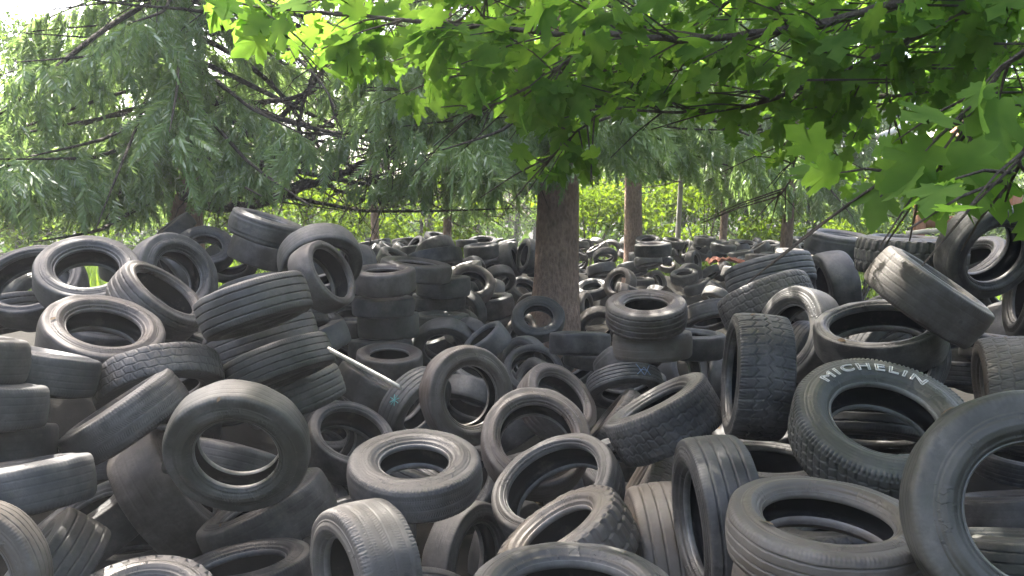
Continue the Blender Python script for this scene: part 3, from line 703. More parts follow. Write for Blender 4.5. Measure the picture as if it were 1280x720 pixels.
 ((0.643, 11.1, 1.046), (0.536, -0.232, 0.812), 0.514, 0.284, 0.578, 'bald', 'd', 45, 'small far flat-lying tyre above the round ring at the foot of the trunk'),
 ((0.283, 11.172, 0.772), (0.318, 0.94, 0.122), 0.49, 0.292, 0.6, 'rib', 'n', 43, 'small far upright tyre showing past the round ring at the foot of the trunk'),
 ((0.714, 11.207, 1.043), (-0.256, 0.619, 0.743), 0.499, 0.302, 0.612, 'sipe', 'n', 44, 'small far tilted tyre above the round ring at the foot of the trunk'),
 ((0.653, 11.652, 1.056), (0.818, 0.444, 0.365), 0.556, 0.281, 0.645, 'bald', 'd', 47, 'small far tilted tyre higher up above the round ring at the foot of the trunk'),
 ((-0.693, 11.876, 1.312), (-0.244, -0.119, 0.962), 0.482, 0.292, 0.568, 'brick', 'l', 40, 'small far flat-lying tyre above the open brown ring left of the trunk'),
 ((1.733, 12.466, 0.778), (-0.97, 0.104, 0.219), 0.54, 0.289, 0.646, 'rib', 'b', 42, 'small far upright tyre left of the tan small ring'),
 ((-0.301, 12.445, 0.863), (-0.865, -0.361, 0.348), 0.515, 0.354, 0.629, 'rib', 'l', 41, 'small far tilted tyre right of the open brown ring left of the trunk'),
 ((1.902, 12.67, 0.895), (0.361, 0.019, 0.932), 0.477, 0.334, 0.63, 'bald', 'l', 37, 'small far flat-lying tyre left of the tan small ring'),
 ((3.266, 12.518, 0.821), (0.477, 0.355, 0.804), 0.465, 0.348, 0.587, 'sipe', 'l', 36, 'small far flat-lying tyre right of the tan small ring'),
 ((-0.664, 12.841, 1.243), (-0.374, 0.674, 0.638), 0.481, 0.331, 0.655, 'brick', 'd', 37, 'small far tilted tyre above the open brown ring left of the trunk'),
 ((2.412, 12.846, 0.756), (0.501, 0.595, 0.628), 0.52, 0.312, 0.655, 'rib', 'd', 40, 'small far tilted tyre behind the tan small ring'),
 ((3.666, 12.75, 1.14), (0.328, 0.077, 0.942), 0.535, 0.343, 0.646, 'rib', 'l', 41, 'small far flat-lying tyre left of the ribbed bluish tyre on the right slope'),
 ((5.086, 12.659, 0.994), (0.176, -0.043, 0.983), 0.553, 0.349, 0.619, 'sipe', 'l', 43, 'small far flat-lying tyre behind the smooth dark arch on the right slope'),
 ((0.596, 13.046, 1.09), (-0.636, -0.157, 0.755), 0.476, 0.294, 0.566, 'bald', 'u', 36, 'small far tilted tyre farther right of the open brown ring left of the trunk'),
 ((4.176, 13.289, 1.384), (0.029, 0.063, 0.998), 0.484, 0.323, 0.566, 'rib', 'b', 36, 'small far flat-lying tyre behind the ribbed bluish tyre on the right slope'),
 ((-1.709, 13.61, 1.506), (-0.092, 0.092, 0.991), 0.492, 0.321, 0.617, 'sipe', 'n', 36, 'small far flat-lying tyre above the open top tyre of the upright stack'),
 ((0.552, 13.58, 0.963), (0.897, -0.048, 0.439), 0.491, 0.349, 0.618, 'bald', 'g', 36, 'small far tilted tyre right of the top of the short stack'),
 ((3.604, 13.63, 0.783), (0.584, -0.179, 0.792), 0.534, 0.295, 0.646, 'brick', 'n', 38, 'small far tilted tyre right of the tan small ring'),
 ((-2.61, 14.429, 1.38), (-0.727, -0.222, 0.65), 0.512, 0.297, 0.658, 'brick', 'n', 35, 'small far tilted tyre above the open top tyre of the upright stack'),
 ((0.63, 14.318, 1.253), (-0.543, -0.345, 0.765), 0.514, 0.302, 0.57, 'rib', 'u', 35, 'small far tilted tyre left of the tan small ring'),
 ((4.756, 14.297, 1.382), (-0.106, 0.023, 0.994), 0.505, 0.332, 0.653, 'rib', 'd', 35, 'small far flat-lying tyre showing past the ribbed bluish tyre on the right slope'),
 ((0.927, 14.668, 0.936), (-0.226, 0.121, 0.966), 0.456, 0.286, 0.607, 'sipe', 'l', 31, 'small far flat-lying tyre higher up above the round ring at the foot of the trunk'),
 ((-2.044, 14.988, 1.425), (0.592, -0.059, 0.803), 0.505, 0.295, 0.568, 'brick', 'l', 33, 'small far flat-lying tyre higher up above the open top tyre of the upright stack'),
 ((0.514, 14.892, 1.021), (0.076, 0.079, 0.994), 0.473, 0.308, 0.659, 'rib', 'u', 31, 'small far flat-lying tyre right of the open brown ring left of the trunk'),
 ((0.795, 15.227, 1.252), (-0.662, 0.692, 0.286), 0.511, 0.283, 0.604, 'rib', 'l', 33, 'small far upright tyre above the round ring at the foot of the trunk'),
 ((-2.444, 15.726, 1.447), (0.476, -0.058, 0.878), 0.48, 0.31, 0.61, 'rib', 'n', 30, 'small far flat-lying tyre right of the arched tyre hugging the barrel tyre'),
 ((0.866, 15.816, 1.328), (-0.105, 0.172, 0.979), 0.52, 0.36, 0.629, 'sipe', 'b', 32, 'small far flat-lying tyre farther left of the tan small ring'),
 ((4.338, 15.661, 0.987), (0.64, -0.381, 0.667), 0.501, 0.311, 0.647, 'rib', 'b', 31, 'small far tilted tyre left of the ribbed bluish tyre on the right slope'),
 ((4.714, 15.708, 1.224), (-0.052, -0.125, 0.991), 0.442, 0.303, 0.562, 'brick', 'n', 28, 'small far flat-lying tyre farther right of the tan small ring'),
 ((-0.917, 16.044, 1.55), (-0.038, 0.02, 0.999), 0.441, 0.349, 0.624, 'sipe', 'n', 27, 'small far flat-lying tyre higher up above the open brown ring left of the trunk'),
 ((2.998, 15.798, 1.289), (0.377, -0.181, 0.909), 0.47, 0.288, 0.624, 'bald', 'u', 29, 'small far flat-lying tyre above the tan small ring'),
 ((-2.98, 16.236, 1.488), (-0.189, 0.058, 0.98), 0.513, 0.333, 0.65, 'bald', 'n', 31, 'small far flat-lying tyre farther right of the arched tyre hugging the barrel tyre'),
 ((2.489, 16.173, 1.128), (0.992, -0.089, 0.086), 0.497, 0.304, 0.6, 'rib', 'g', 30, 'small far upright tyre above the tan small ring'),
 ((3.626, 16.044, 0.882), (0.283, -0.959, -0.034), 0.54, 0.354, 0.585, 'bald', 'l', 33, 'small far upright tyre right of the tan small ring'),
 ((0.894, 16.267, 1.275), (0.036, -0.57, 0.821), 0.53, 0.324, 0.577, 'rib', 'n', 32, 'small far flat-lying tyre farther right of the open brown ring left of the trunk'),
 ((5.734, 16.441, 1.348), (0.041, -0.166, 0.985), 0.52, 0.332, 0.634, 'bald', 'l', 31, 'small far flat-lying tyre left of the smooth dark arch on the right slope'),
 ((-2.334, 16.585, 1.39), (0.51, -0.805, 0.304), 0.441, 0.341, 0.643, 'rib', 'g', 26, 'small far tilted tyre higher up above the open top tyre of the upright stack'),
 ((-0.14, 16.987, 1.452), (-0.121, -0.035, 0.992), 0.497, 0.325, 0.611, 'bald', 'g', 29, 'small far flat-lying tyre right of the top of the short stack'),
 ((1.016, 16.793, 1.466), (-0.095, -0.169, 0.981), 0.455, 0.288, 0.59, 'brick', 'd', 27, 'small far flat-lying tyre above the large flat tyre right of the trunk'),
 ((2.962, 17.117, 1.02), (-0.243, -0.062, 0.968), 0.468, 0.291, 0.65, 'bald', 'l', 27, 'small far flat-lying tyre higher up above the tan small ring'),
 ((4.98, 17.252, 1.353), (-0.295, 0.321, 0.9), 0.456, 0.338, 0.629, 'bald', 'u', 26, 'small far flat-lying tyre farther left of the smooth dark arch on the right slope'),
 ((6.038, 17.521, 1.384), (-0.015, 0.082, 0.997), 0.49, 0.291, 0.653, 'bald', 'd', 28, 'small far flat-lying tyre above the smooth dark arch on the right slope'),
 ((6.506, 17.484, 1.325), (0.364, -0.575, 0.733), 0.447, 0.34, 0.646, 'brick', 'g', 25, 'small far tilted tyre behind the ribbed bluish tyre on the right slope'),
 ((-2.447, 17.826, 1.529), (-0.119, 0.042, 0.992), 0.545, 0.286, 0.621, 'rib', 'b', 30, 'small far flat-lying tyre above the top of the short stack'),
 ((1.037, 17.873, 1.466), (-0.061, -0.276, 0.959), 0.458, 0.355, 0.631, 'rib', 'n', 25, 'small far flat-lying tyre farther right of the top of the short stack'),
 ((0.682, 17.963, 1.472), (0.027, 0.208, 0.978), 0.466, 0.303, 0.611, 'sipe', 'l', 26, 'small far flat-lying tyre above the black block-like tyre'),
 ((1.151, 17.94, 1.301), (0.112, 0.547, 0.83), 0.466, 0.301, 0.637, 'rib', 'b', 26, 'small far flat-lying tyre higher up above the large flat tyre right of the trunk'),
 ((4.378, 17.999, 1.295), (-0.596, 0.201, 0.777), 0.456, 0.357, 0.569, 'bald', 'n', 25, 'small far tilted tyre farther right of the tan small ring'),
 ((2.93, 18.175, 1.306), (-0.253, -0.967, -0.032), 0.457, 0.33, 0.612, 'bald', 'b', 25, 'small far upright tyre higher up above the tan small ring'),
 ((4.808, 18.358, 1.448), (-0.083, -0.117, 0.99), 0.473, 0.339, 0.625, 'rib', 'n', 25, 'small far flat-lying tyre above the ribbed bluish tyre on the right slope'),
 ((-0.104, 18.553, 1.461), (-0.214, -0.001, 0.977), 0.442, 0.347, 0.651, 'bald', 'u', 23, 'small far flat-lying tyre right of the open top tyre of the upright stack'),
 ((1.592, 18.647, 1.392), (-0.017, 0.303, 0.953), 0.485, 0.324, 0.574, 'bald', 'g', 26, 'small far flat-lying tyre higher up above the black block-like tyre'),
 ((2.047, 18.479, 1.346), (-0.58, -0.0, 0.815), 0.469, 0.313, 0.611, 'rib', 'g', 25, 'small far flat-lying tyre above the striped pale tyre'),
 ((2.926, 18.635, 1.448), (-0.067, 0.013, 0.998), 0.445, 0.322, 0.618, 'rib', 'l', 24, 'small far flat-lying tyre farther left of the ribbed bluish tyre on the right slope'),
 ((5.713, 18.463, 1.381), (-0.984, -0.058, 0.168), 0.446, 0.299, 0.651, 'bald', 'n', 24, 'small far upright tyre behind the ribbed bluish tyre on the right slope'),
 ((-3.1, 18.594, 1.453), (-0.224, 0.165, 0.961), 0.493, 0.339, 0.594, 'sipe', 'd', 26, 'small far flat-lying tyre right of the barrel-shaped tyre'),
 ((2.368, 18.828, 1.325), (0.338, 0.857, 0.389), 0.473, 0.301, 0.634, 'sipe', 'n', 25, 'small far tilted tyre above the tan small ring'),
 ((4.157, 18.702, 1.32), (-0.902, -0.29, 0.321), 0.45, 0.353, 0.627, 'brick', 'n', 24, 'small far tilted tyre higher up above the tan small ring'),
 ((5.4, 18.636, 1.446), (0.104, -0.113, 0.988), 0.555, 0.299, 0.629, 'bald', 'l', 29, 'small far flat-lying tyre above the upright ring behind the zigzag tyre'),
 ((1.76, 18.977, 1.311), (0.14, -0.986, 0.095), 0.493, 0.302, 0.574, 'rib', 'n', 26, 'small far upright tyre farther left of the tan small ring'),
 ((2.674, 19.023, 1.348), (-0.898, 0.36, 0.254), 0.492, 0.305, 0.608, 'bald', 'g', 25, 'small far upright tyre above the large flat tyre right of the trunk'),
 ((2.114, 19.228, 1.356), (0.549, 0.497, 0.672), 0.551, 0.284, 0.601, 'bald', 'u', 28, 'small far tilted tyre farther left of the tan small ring'),
 ((6.791, 19.379, 1.313), (0.624, 0.749, 0.22), 0.521, 0.302, 0.608, 'bald', 'u', 27, 'small far upright tyre showing past the ribbed bluish tyre on the right slope'),
 ((1.58, 19.841, 1.428), (-0.351, -0.141, 0.926), 0.456, 0.297, 0.637, 'sipe', 'd', 23, 'small far flat-lying tyre above the bluish tilted cylinder tyre'),
 ((-0.442, 21.145, 1.419), (-0.151, -0.01, 0.989), 0.458, 0.312, 0.562, 'rib', 'l', 21, 'small far flat-lying tyre higher up above the top of the short stack'),
 ((-3.863, 21.384, 1.282), (-0.377, -0.894, 0.243), 0.487, 0.326, 0.586, 'bald', 'u', 22, 'small far upright tyre right of the arched tyre hugging the barrel tyre'),
 ((4.171, 6.615, 0.966), (-0.72, -0.178, 0.67), 0.603, 0.323, 0.644, 'bald', 'd', 89, 'half-buried tilted tyre right of the brown slanting tyre with a sun patch'),  # buried tyres mostly take the dark tint, standing in for deep shade
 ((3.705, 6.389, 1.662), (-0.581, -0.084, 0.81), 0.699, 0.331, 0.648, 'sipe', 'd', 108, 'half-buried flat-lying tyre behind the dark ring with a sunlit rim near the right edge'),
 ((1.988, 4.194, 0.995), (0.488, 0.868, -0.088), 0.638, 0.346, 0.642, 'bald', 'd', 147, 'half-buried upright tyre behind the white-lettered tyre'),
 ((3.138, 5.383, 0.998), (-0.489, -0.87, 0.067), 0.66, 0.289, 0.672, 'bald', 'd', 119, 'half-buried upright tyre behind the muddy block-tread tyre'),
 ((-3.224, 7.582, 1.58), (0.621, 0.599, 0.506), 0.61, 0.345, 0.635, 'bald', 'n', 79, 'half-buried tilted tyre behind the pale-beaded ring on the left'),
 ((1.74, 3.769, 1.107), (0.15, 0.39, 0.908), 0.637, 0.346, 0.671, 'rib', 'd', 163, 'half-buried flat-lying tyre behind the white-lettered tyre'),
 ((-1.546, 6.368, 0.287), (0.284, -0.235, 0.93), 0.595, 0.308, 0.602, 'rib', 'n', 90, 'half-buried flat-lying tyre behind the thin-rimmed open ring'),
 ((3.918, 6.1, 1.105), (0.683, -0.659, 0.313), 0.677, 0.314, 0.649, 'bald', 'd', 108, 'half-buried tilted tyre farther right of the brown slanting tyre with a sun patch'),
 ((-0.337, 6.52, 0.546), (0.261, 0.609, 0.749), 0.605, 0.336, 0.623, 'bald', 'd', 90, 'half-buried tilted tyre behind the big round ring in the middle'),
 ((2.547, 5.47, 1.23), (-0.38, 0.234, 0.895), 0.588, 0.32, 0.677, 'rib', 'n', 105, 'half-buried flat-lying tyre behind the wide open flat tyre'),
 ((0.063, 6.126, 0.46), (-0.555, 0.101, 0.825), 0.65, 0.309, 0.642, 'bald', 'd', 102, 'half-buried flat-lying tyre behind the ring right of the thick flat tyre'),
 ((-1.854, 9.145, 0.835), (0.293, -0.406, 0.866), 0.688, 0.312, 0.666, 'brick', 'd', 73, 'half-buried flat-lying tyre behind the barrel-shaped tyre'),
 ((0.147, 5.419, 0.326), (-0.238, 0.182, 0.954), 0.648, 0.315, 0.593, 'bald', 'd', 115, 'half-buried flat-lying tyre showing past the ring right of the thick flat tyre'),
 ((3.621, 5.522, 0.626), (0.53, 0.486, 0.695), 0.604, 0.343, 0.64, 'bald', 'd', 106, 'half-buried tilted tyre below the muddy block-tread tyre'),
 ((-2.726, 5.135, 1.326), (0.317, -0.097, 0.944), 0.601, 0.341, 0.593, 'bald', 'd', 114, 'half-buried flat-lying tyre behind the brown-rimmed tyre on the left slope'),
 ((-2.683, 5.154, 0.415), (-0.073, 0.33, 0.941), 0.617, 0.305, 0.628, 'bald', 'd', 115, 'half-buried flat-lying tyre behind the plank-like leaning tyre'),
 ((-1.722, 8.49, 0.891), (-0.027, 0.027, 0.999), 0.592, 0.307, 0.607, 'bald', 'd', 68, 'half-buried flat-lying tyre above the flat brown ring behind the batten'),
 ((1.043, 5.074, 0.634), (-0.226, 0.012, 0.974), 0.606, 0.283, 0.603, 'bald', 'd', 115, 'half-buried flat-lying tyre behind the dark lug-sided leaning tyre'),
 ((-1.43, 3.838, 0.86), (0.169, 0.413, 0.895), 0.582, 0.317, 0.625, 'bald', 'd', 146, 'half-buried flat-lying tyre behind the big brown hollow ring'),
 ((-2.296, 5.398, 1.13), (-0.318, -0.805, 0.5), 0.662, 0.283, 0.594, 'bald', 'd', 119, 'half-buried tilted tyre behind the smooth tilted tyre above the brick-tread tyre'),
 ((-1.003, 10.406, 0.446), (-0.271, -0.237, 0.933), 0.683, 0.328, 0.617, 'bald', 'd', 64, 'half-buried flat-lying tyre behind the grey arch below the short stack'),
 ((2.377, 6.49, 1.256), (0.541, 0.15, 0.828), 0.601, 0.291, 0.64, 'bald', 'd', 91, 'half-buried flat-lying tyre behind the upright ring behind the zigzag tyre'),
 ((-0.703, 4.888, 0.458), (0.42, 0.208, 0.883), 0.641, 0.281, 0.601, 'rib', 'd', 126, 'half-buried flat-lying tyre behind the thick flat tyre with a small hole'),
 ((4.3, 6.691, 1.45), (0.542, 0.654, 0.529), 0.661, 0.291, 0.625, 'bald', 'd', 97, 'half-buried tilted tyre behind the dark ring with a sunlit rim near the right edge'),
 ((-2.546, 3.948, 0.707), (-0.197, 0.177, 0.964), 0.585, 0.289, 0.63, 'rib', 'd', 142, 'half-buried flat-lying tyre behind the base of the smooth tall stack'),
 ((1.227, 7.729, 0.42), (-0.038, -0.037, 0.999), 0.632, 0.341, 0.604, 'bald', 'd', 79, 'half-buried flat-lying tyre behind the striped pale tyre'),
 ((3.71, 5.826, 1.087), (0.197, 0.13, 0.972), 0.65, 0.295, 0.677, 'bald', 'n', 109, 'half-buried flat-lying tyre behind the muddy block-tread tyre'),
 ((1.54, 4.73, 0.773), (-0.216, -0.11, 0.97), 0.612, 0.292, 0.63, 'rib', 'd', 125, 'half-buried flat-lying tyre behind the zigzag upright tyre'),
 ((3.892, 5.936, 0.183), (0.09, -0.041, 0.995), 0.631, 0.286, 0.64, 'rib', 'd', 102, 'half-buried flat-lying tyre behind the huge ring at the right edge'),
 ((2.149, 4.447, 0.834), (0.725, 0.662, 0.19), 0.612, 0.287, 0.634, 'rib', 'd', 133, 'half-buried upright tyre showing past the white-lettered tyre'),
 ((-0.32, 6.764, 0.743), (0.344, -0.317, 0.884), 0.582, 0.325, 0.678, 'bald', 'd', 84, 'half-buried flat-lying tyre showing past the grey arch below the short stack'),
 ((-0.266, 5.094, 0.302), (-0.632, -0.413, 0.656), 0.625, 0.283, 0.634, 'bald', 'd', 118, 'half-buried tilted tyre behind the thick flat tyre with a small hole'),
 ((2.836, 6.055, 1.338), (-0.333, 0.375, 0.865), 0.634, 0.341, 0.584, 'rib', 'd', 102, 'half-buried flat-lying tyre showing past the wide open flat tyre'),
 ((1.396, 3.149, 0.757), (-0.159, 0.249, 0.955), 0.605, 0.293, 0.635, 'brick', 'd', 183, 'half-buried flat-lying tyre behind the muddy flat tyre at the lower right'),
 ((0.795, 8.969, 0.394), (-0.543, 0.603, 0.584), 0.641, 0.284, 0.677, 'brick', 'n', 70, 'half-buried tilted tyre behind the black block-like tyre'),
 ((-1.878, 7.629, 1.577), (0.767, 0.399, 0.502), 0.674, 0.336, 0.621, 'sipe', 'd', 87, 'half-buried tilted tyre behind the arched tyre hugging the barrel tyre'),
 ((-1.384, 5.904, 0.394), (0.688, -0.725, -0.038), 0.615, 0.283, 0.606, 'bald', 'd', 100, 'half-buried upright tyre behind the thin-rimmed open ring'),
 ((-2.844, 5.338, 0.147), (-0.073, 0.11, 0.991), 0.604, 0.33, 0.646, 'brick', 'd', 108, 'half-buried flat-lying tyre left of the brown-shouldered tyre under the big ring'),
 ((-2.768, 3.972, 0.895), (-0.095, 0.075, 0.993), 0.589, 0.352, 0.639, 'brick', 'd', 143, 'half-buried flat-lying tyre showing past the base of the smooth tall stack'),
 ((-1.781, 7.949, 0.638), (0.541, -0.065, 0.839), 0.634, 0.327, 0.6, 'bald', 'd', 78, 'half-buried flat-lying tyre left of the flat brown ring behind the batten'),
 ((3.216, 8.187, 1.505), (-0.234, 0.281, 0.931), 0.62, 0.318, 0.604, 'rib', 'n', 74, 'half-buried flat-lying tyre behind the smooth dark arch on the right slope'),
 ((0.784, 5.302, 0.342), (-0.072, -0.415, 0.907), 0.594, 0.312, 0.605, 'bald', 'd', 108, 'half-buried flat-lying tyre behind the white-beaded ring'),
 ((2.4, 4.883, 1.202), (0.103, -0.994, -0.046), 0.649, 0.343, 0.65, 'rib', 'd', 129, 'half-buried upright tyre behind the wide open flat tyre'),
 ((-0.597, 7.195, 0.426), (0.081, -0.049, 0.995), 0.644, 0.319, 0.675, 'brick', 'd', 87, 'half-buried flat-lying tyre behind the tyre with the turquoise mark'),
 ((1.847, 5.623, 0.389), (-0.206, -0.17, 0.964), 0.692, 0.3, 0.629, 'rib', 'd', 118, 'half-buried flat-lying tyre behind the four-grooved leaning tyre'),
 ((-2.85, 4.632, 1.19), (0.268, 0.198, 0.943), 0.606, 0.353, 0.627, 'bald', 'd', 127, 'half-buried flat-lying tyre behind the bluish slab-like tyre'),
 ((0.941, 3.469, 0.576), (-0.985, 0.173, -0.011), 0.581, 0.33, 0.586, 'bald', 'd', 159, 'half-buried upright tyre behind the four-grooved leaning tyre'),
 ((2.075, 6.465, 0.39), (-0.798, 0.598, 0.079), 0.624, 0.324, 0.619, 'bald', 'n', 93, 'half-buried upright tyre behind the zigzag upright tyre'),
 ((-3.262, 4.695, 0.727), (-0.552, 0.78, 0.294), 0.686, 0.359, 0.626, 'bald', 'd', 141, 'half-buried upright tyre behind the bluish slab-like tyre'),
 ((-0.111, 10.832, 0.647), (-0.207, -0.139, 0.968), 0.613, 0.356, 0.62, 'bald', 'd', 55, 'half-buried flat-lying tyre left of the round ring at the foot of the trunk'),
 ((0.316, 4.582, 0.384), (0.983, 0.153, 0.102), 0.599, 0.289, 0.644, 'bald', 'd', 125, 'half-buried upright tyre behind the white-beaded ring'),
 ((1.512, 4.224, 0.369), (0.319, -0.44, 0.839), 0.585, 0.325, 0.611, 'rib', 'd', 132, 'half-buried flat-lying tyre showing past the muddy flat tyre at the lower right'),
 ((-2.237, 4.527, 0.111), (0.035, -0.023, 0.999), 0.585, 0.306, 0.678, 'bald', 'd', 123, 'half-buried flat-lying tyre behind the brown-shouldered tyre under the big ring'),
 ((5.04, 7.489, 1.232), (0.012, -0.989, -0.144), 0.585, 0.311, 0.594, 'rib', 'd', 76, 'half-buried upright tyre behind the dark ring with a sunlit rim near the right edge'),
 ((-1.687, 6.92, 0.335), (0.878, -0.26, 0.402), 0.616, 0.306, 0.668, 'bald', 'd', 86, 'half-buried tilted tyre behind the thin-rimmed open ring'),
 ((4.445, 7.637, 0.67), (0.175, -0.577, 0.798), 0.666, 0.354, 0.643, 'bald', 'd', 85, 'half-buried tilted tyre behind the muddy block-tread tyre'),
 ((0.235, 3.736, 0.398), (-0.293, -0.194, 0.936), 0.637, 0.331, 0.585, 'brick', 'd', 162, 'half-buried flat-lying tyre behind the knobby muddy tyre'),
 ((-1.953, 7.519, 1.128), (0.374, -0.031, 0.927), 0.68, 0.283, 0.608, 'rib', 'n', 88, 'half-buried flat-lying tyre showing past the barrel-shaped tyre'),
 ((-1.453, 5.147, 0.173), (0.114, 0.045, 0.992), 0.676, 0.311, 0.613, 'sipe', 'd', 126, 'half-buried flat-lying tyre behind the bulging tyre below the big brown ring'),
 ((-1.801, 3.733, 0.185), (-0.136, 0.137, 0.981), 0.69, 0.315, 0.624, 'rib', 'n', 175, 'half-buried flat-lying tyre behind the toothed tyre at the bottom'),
 ((0.827, 4.225, 0.188), (-0.052, -0.017, 0.998), 0.676, 0.284, 0.65, 'rib', 'n', 152, 'half-buried flat-lying tyre behind the worn tan-streaked tyre'),
 ((3.526, 6.326, 0.821), (0.099, 0.182, 0.978), 0.629, 0.297, 0.61, 'rib', 'd', 97, 'half-buried flat-lying tyre showing past the muddy block-tread tyre'),
 ((4.172, 7.614, 1.227), (0.377, -0.406, 0.833), 0.695, 0.308, 0.631, 'rib', 'd', 89, 'half-buried flat-lying tyre behind the brown slanting tyre with a sun patch'),
 ((3.718, 6.437, 0.979), (-0.036, 0.082, 0.996), 0.589, 0.314, 0.67, 'rib', 'd', 89, 'half-buried flat-lying tyre right of the wide open flat tyre'),
 ((2.216, 5.935, 1.015), (-0.655, 0.749, 0.099), 0.581, 0.295, 0.652, 'rib', 'n', 95, 'half-buried upright tyre behind the upright ring behind the zigzag tyre'),
 ((-2.107, 4.949, 1.169), (0.357, -0.283, 0.89), 0.583, 0.312, 0.605, 'sipe', 'd', 115, 'half-buried flat-lying tyre behind the brick-tread tyre'),
 ((-3.322, 6.249, 1.595), (0.455, -0.812, 0.365), 0.581, 0.331, 0.592, 'bald', 'd', 91, 'half-buried tilted tyre behind the big ring on the left skyline'),
 ((-2.105, 4.683, 0.846), (-0.188, 0.616, 0.765), 0.654, 0.341, 0.632, 'bald', 'd', 135, 'half-buried tilted tyre behind the big brown hollow ring'),
)]
for i, t in enumerate(TYRES):
    make_tyre(t, i)


def find(words):
    return next(t for t in TYRES if words in t['label'])


# raised white outlined lettering on one sidewall
def sidewall_text(t, word, span, centre, r0, r1, part):
    ro, ri, hw, sr, sz, M3, root = t['geo']
    cu = bpy.data.curves.new('tmp', 'FONT')
    cu.body = word; cu.fill_mode = 'NONE'; cu.bevel_depth = .030; cu.bevel_resolution = 1; cu.resolution_u = 4
    cu.space_character = 1.25
    ob = bpy.data.objects.new('tmp', cu); COL.objects.link(ob)
    dg = bpy.context.evaluated_depsgraph_get()
    me = bpy.data.meshes.new_from_object(ob.evaluated_get(dg))
    V = np.array([v.co[:] for v in me.vertices]); P = [list(p.vertices) for p in me.polygons]
    bpy.data.objects.remove(ob); bpy.data.curves.remove(cu); bpy.data.meshes.remove(me)
    x0, x1, y0, y1 = V[:, 0].min(), V[:, 0].max(), V[:, 1].min(), V[:, 1].max()
    fx = (V[:, 0] - x0) / (x1 - x0); fy = (V[:, 1] - y0) / (y1 - y0)
    ang = -(centre + (fx - .5) * span)
    rad = ro * (r0 + fy * (r1 - r0))
    zs = np.interp(-rad, -sr, sz) + .0034 + V[:, 2] * .07
    W = t['warp'](rad, zs, ang)
    q = np.array([p for p in P if len(p) == 4]); r3 = np.array([p for p in P if len(p) == 3])
    return mesh_from(part, W, [q] + ([r3] if len(r3) else []), M['white_paint'], root)


sidewall_text(find('white outlined lettering'), 'MICHELIN', 1.72, .03, .695, .815, 'lettering')


def tread_marks(t, strokes, mat, part, px, size=.1, width=.009):
    """chalk strokes on the tread, where it faces the camera; strokes in a unit square (x along the tread, y across)"""
    ro, ri, hw, sr, sz, M3, root = t['geo']
    # where on the tread: the point nearest the photo's pixel, on the side that faces the camera
    TH, SS = np.meshgrid(np.linspace(0, 2 * np.pi, 180, endpoint=False), np.linspace(-.7, .7, 15), indexing='ij')
    rad = np.stack([np.cos(TH), np.sin(TH), 0 * TH], -1)
    W = (rad * ro + np.stack([0 * TH, 0 * TH, SS * hw], -1)) @ M3.T + np.array(t['c'])
    q = W - CAM; dep = q[..., 1] * _cp - q[..., 2] * _sp
    u = 640 + FPX * q[..., 0] / dep; vv = 360 - FPX * (q[..., 2] * _cp + q[..., 1] * _sp) / dep
    face = np.einsum('ijk,ijk->ij', rad @ M3.T, -q)
    cost = np.hypot(u - px[0], vv - px[1]) + np.where(face < .15 * np.linalg.norm(q, axis=-1), 1e4, 0)
    k = np.unravel_index(np.argmin(cost), cost.shape)
    th0, s0 = TH[k], SS[k]
    acc = Acc()
    for st in strokes:
        st = np.array(st, float)
        P = []
        for i in range(len(st) - 1):
            for k in np.linspace(0, 1, 8, endpoint=i == len(st) - 2):
                P.append(st[i] * (1 - k) + st[i + 1] * k)
        P = np.array(P)
        th = th0 + (P[:, 0] - .5) * size / ro
        z = s0 * hw + (P[:, 1] - .5) * size
        r = ro * 1.004 + .0015
        pts = t['warp'](np.full(len(th), r), z, th)
        acc.add(*tube(pts, np.full(len(pts), width / 2), 6))
    return acc.build(part, M[mat], root)


LET_L = [[(0, .05), (0, .45), (.9, .45)]]
LET_G = [[(1.25, .40), (1.15, .1), (1.5, 0), (1.95, .1), (1.95, .45), (1.6, .45), (1.6, .28)]]
tread_marks(find('white chalk letters'), [[(y, x) for x, y in s] for s in LET_L + LET_G], 'white_paint', 'chalk_letters', (612, 692), .11, .008)
tread_marks(find('turquoise paint mark'), [[(.1, .2), (.9, .8)], [(.1, .8), (.9, .2)], [(.5, 0), (.5, 1)], [(.0, .5), (1, .45)]], 'cyan_chalk', 'paint_mark', (494, 500), .085, .005)
tread_marks(find('blue chalk mark'), [[(.0, .1), (.5, .9), (1, .1)], [(0, .8), (.45, .3), (1, .85)], [(.2, .5), (.8, .5)]], 'blue_chalk', 'chalk_mark', (804, 462), .12, .005)

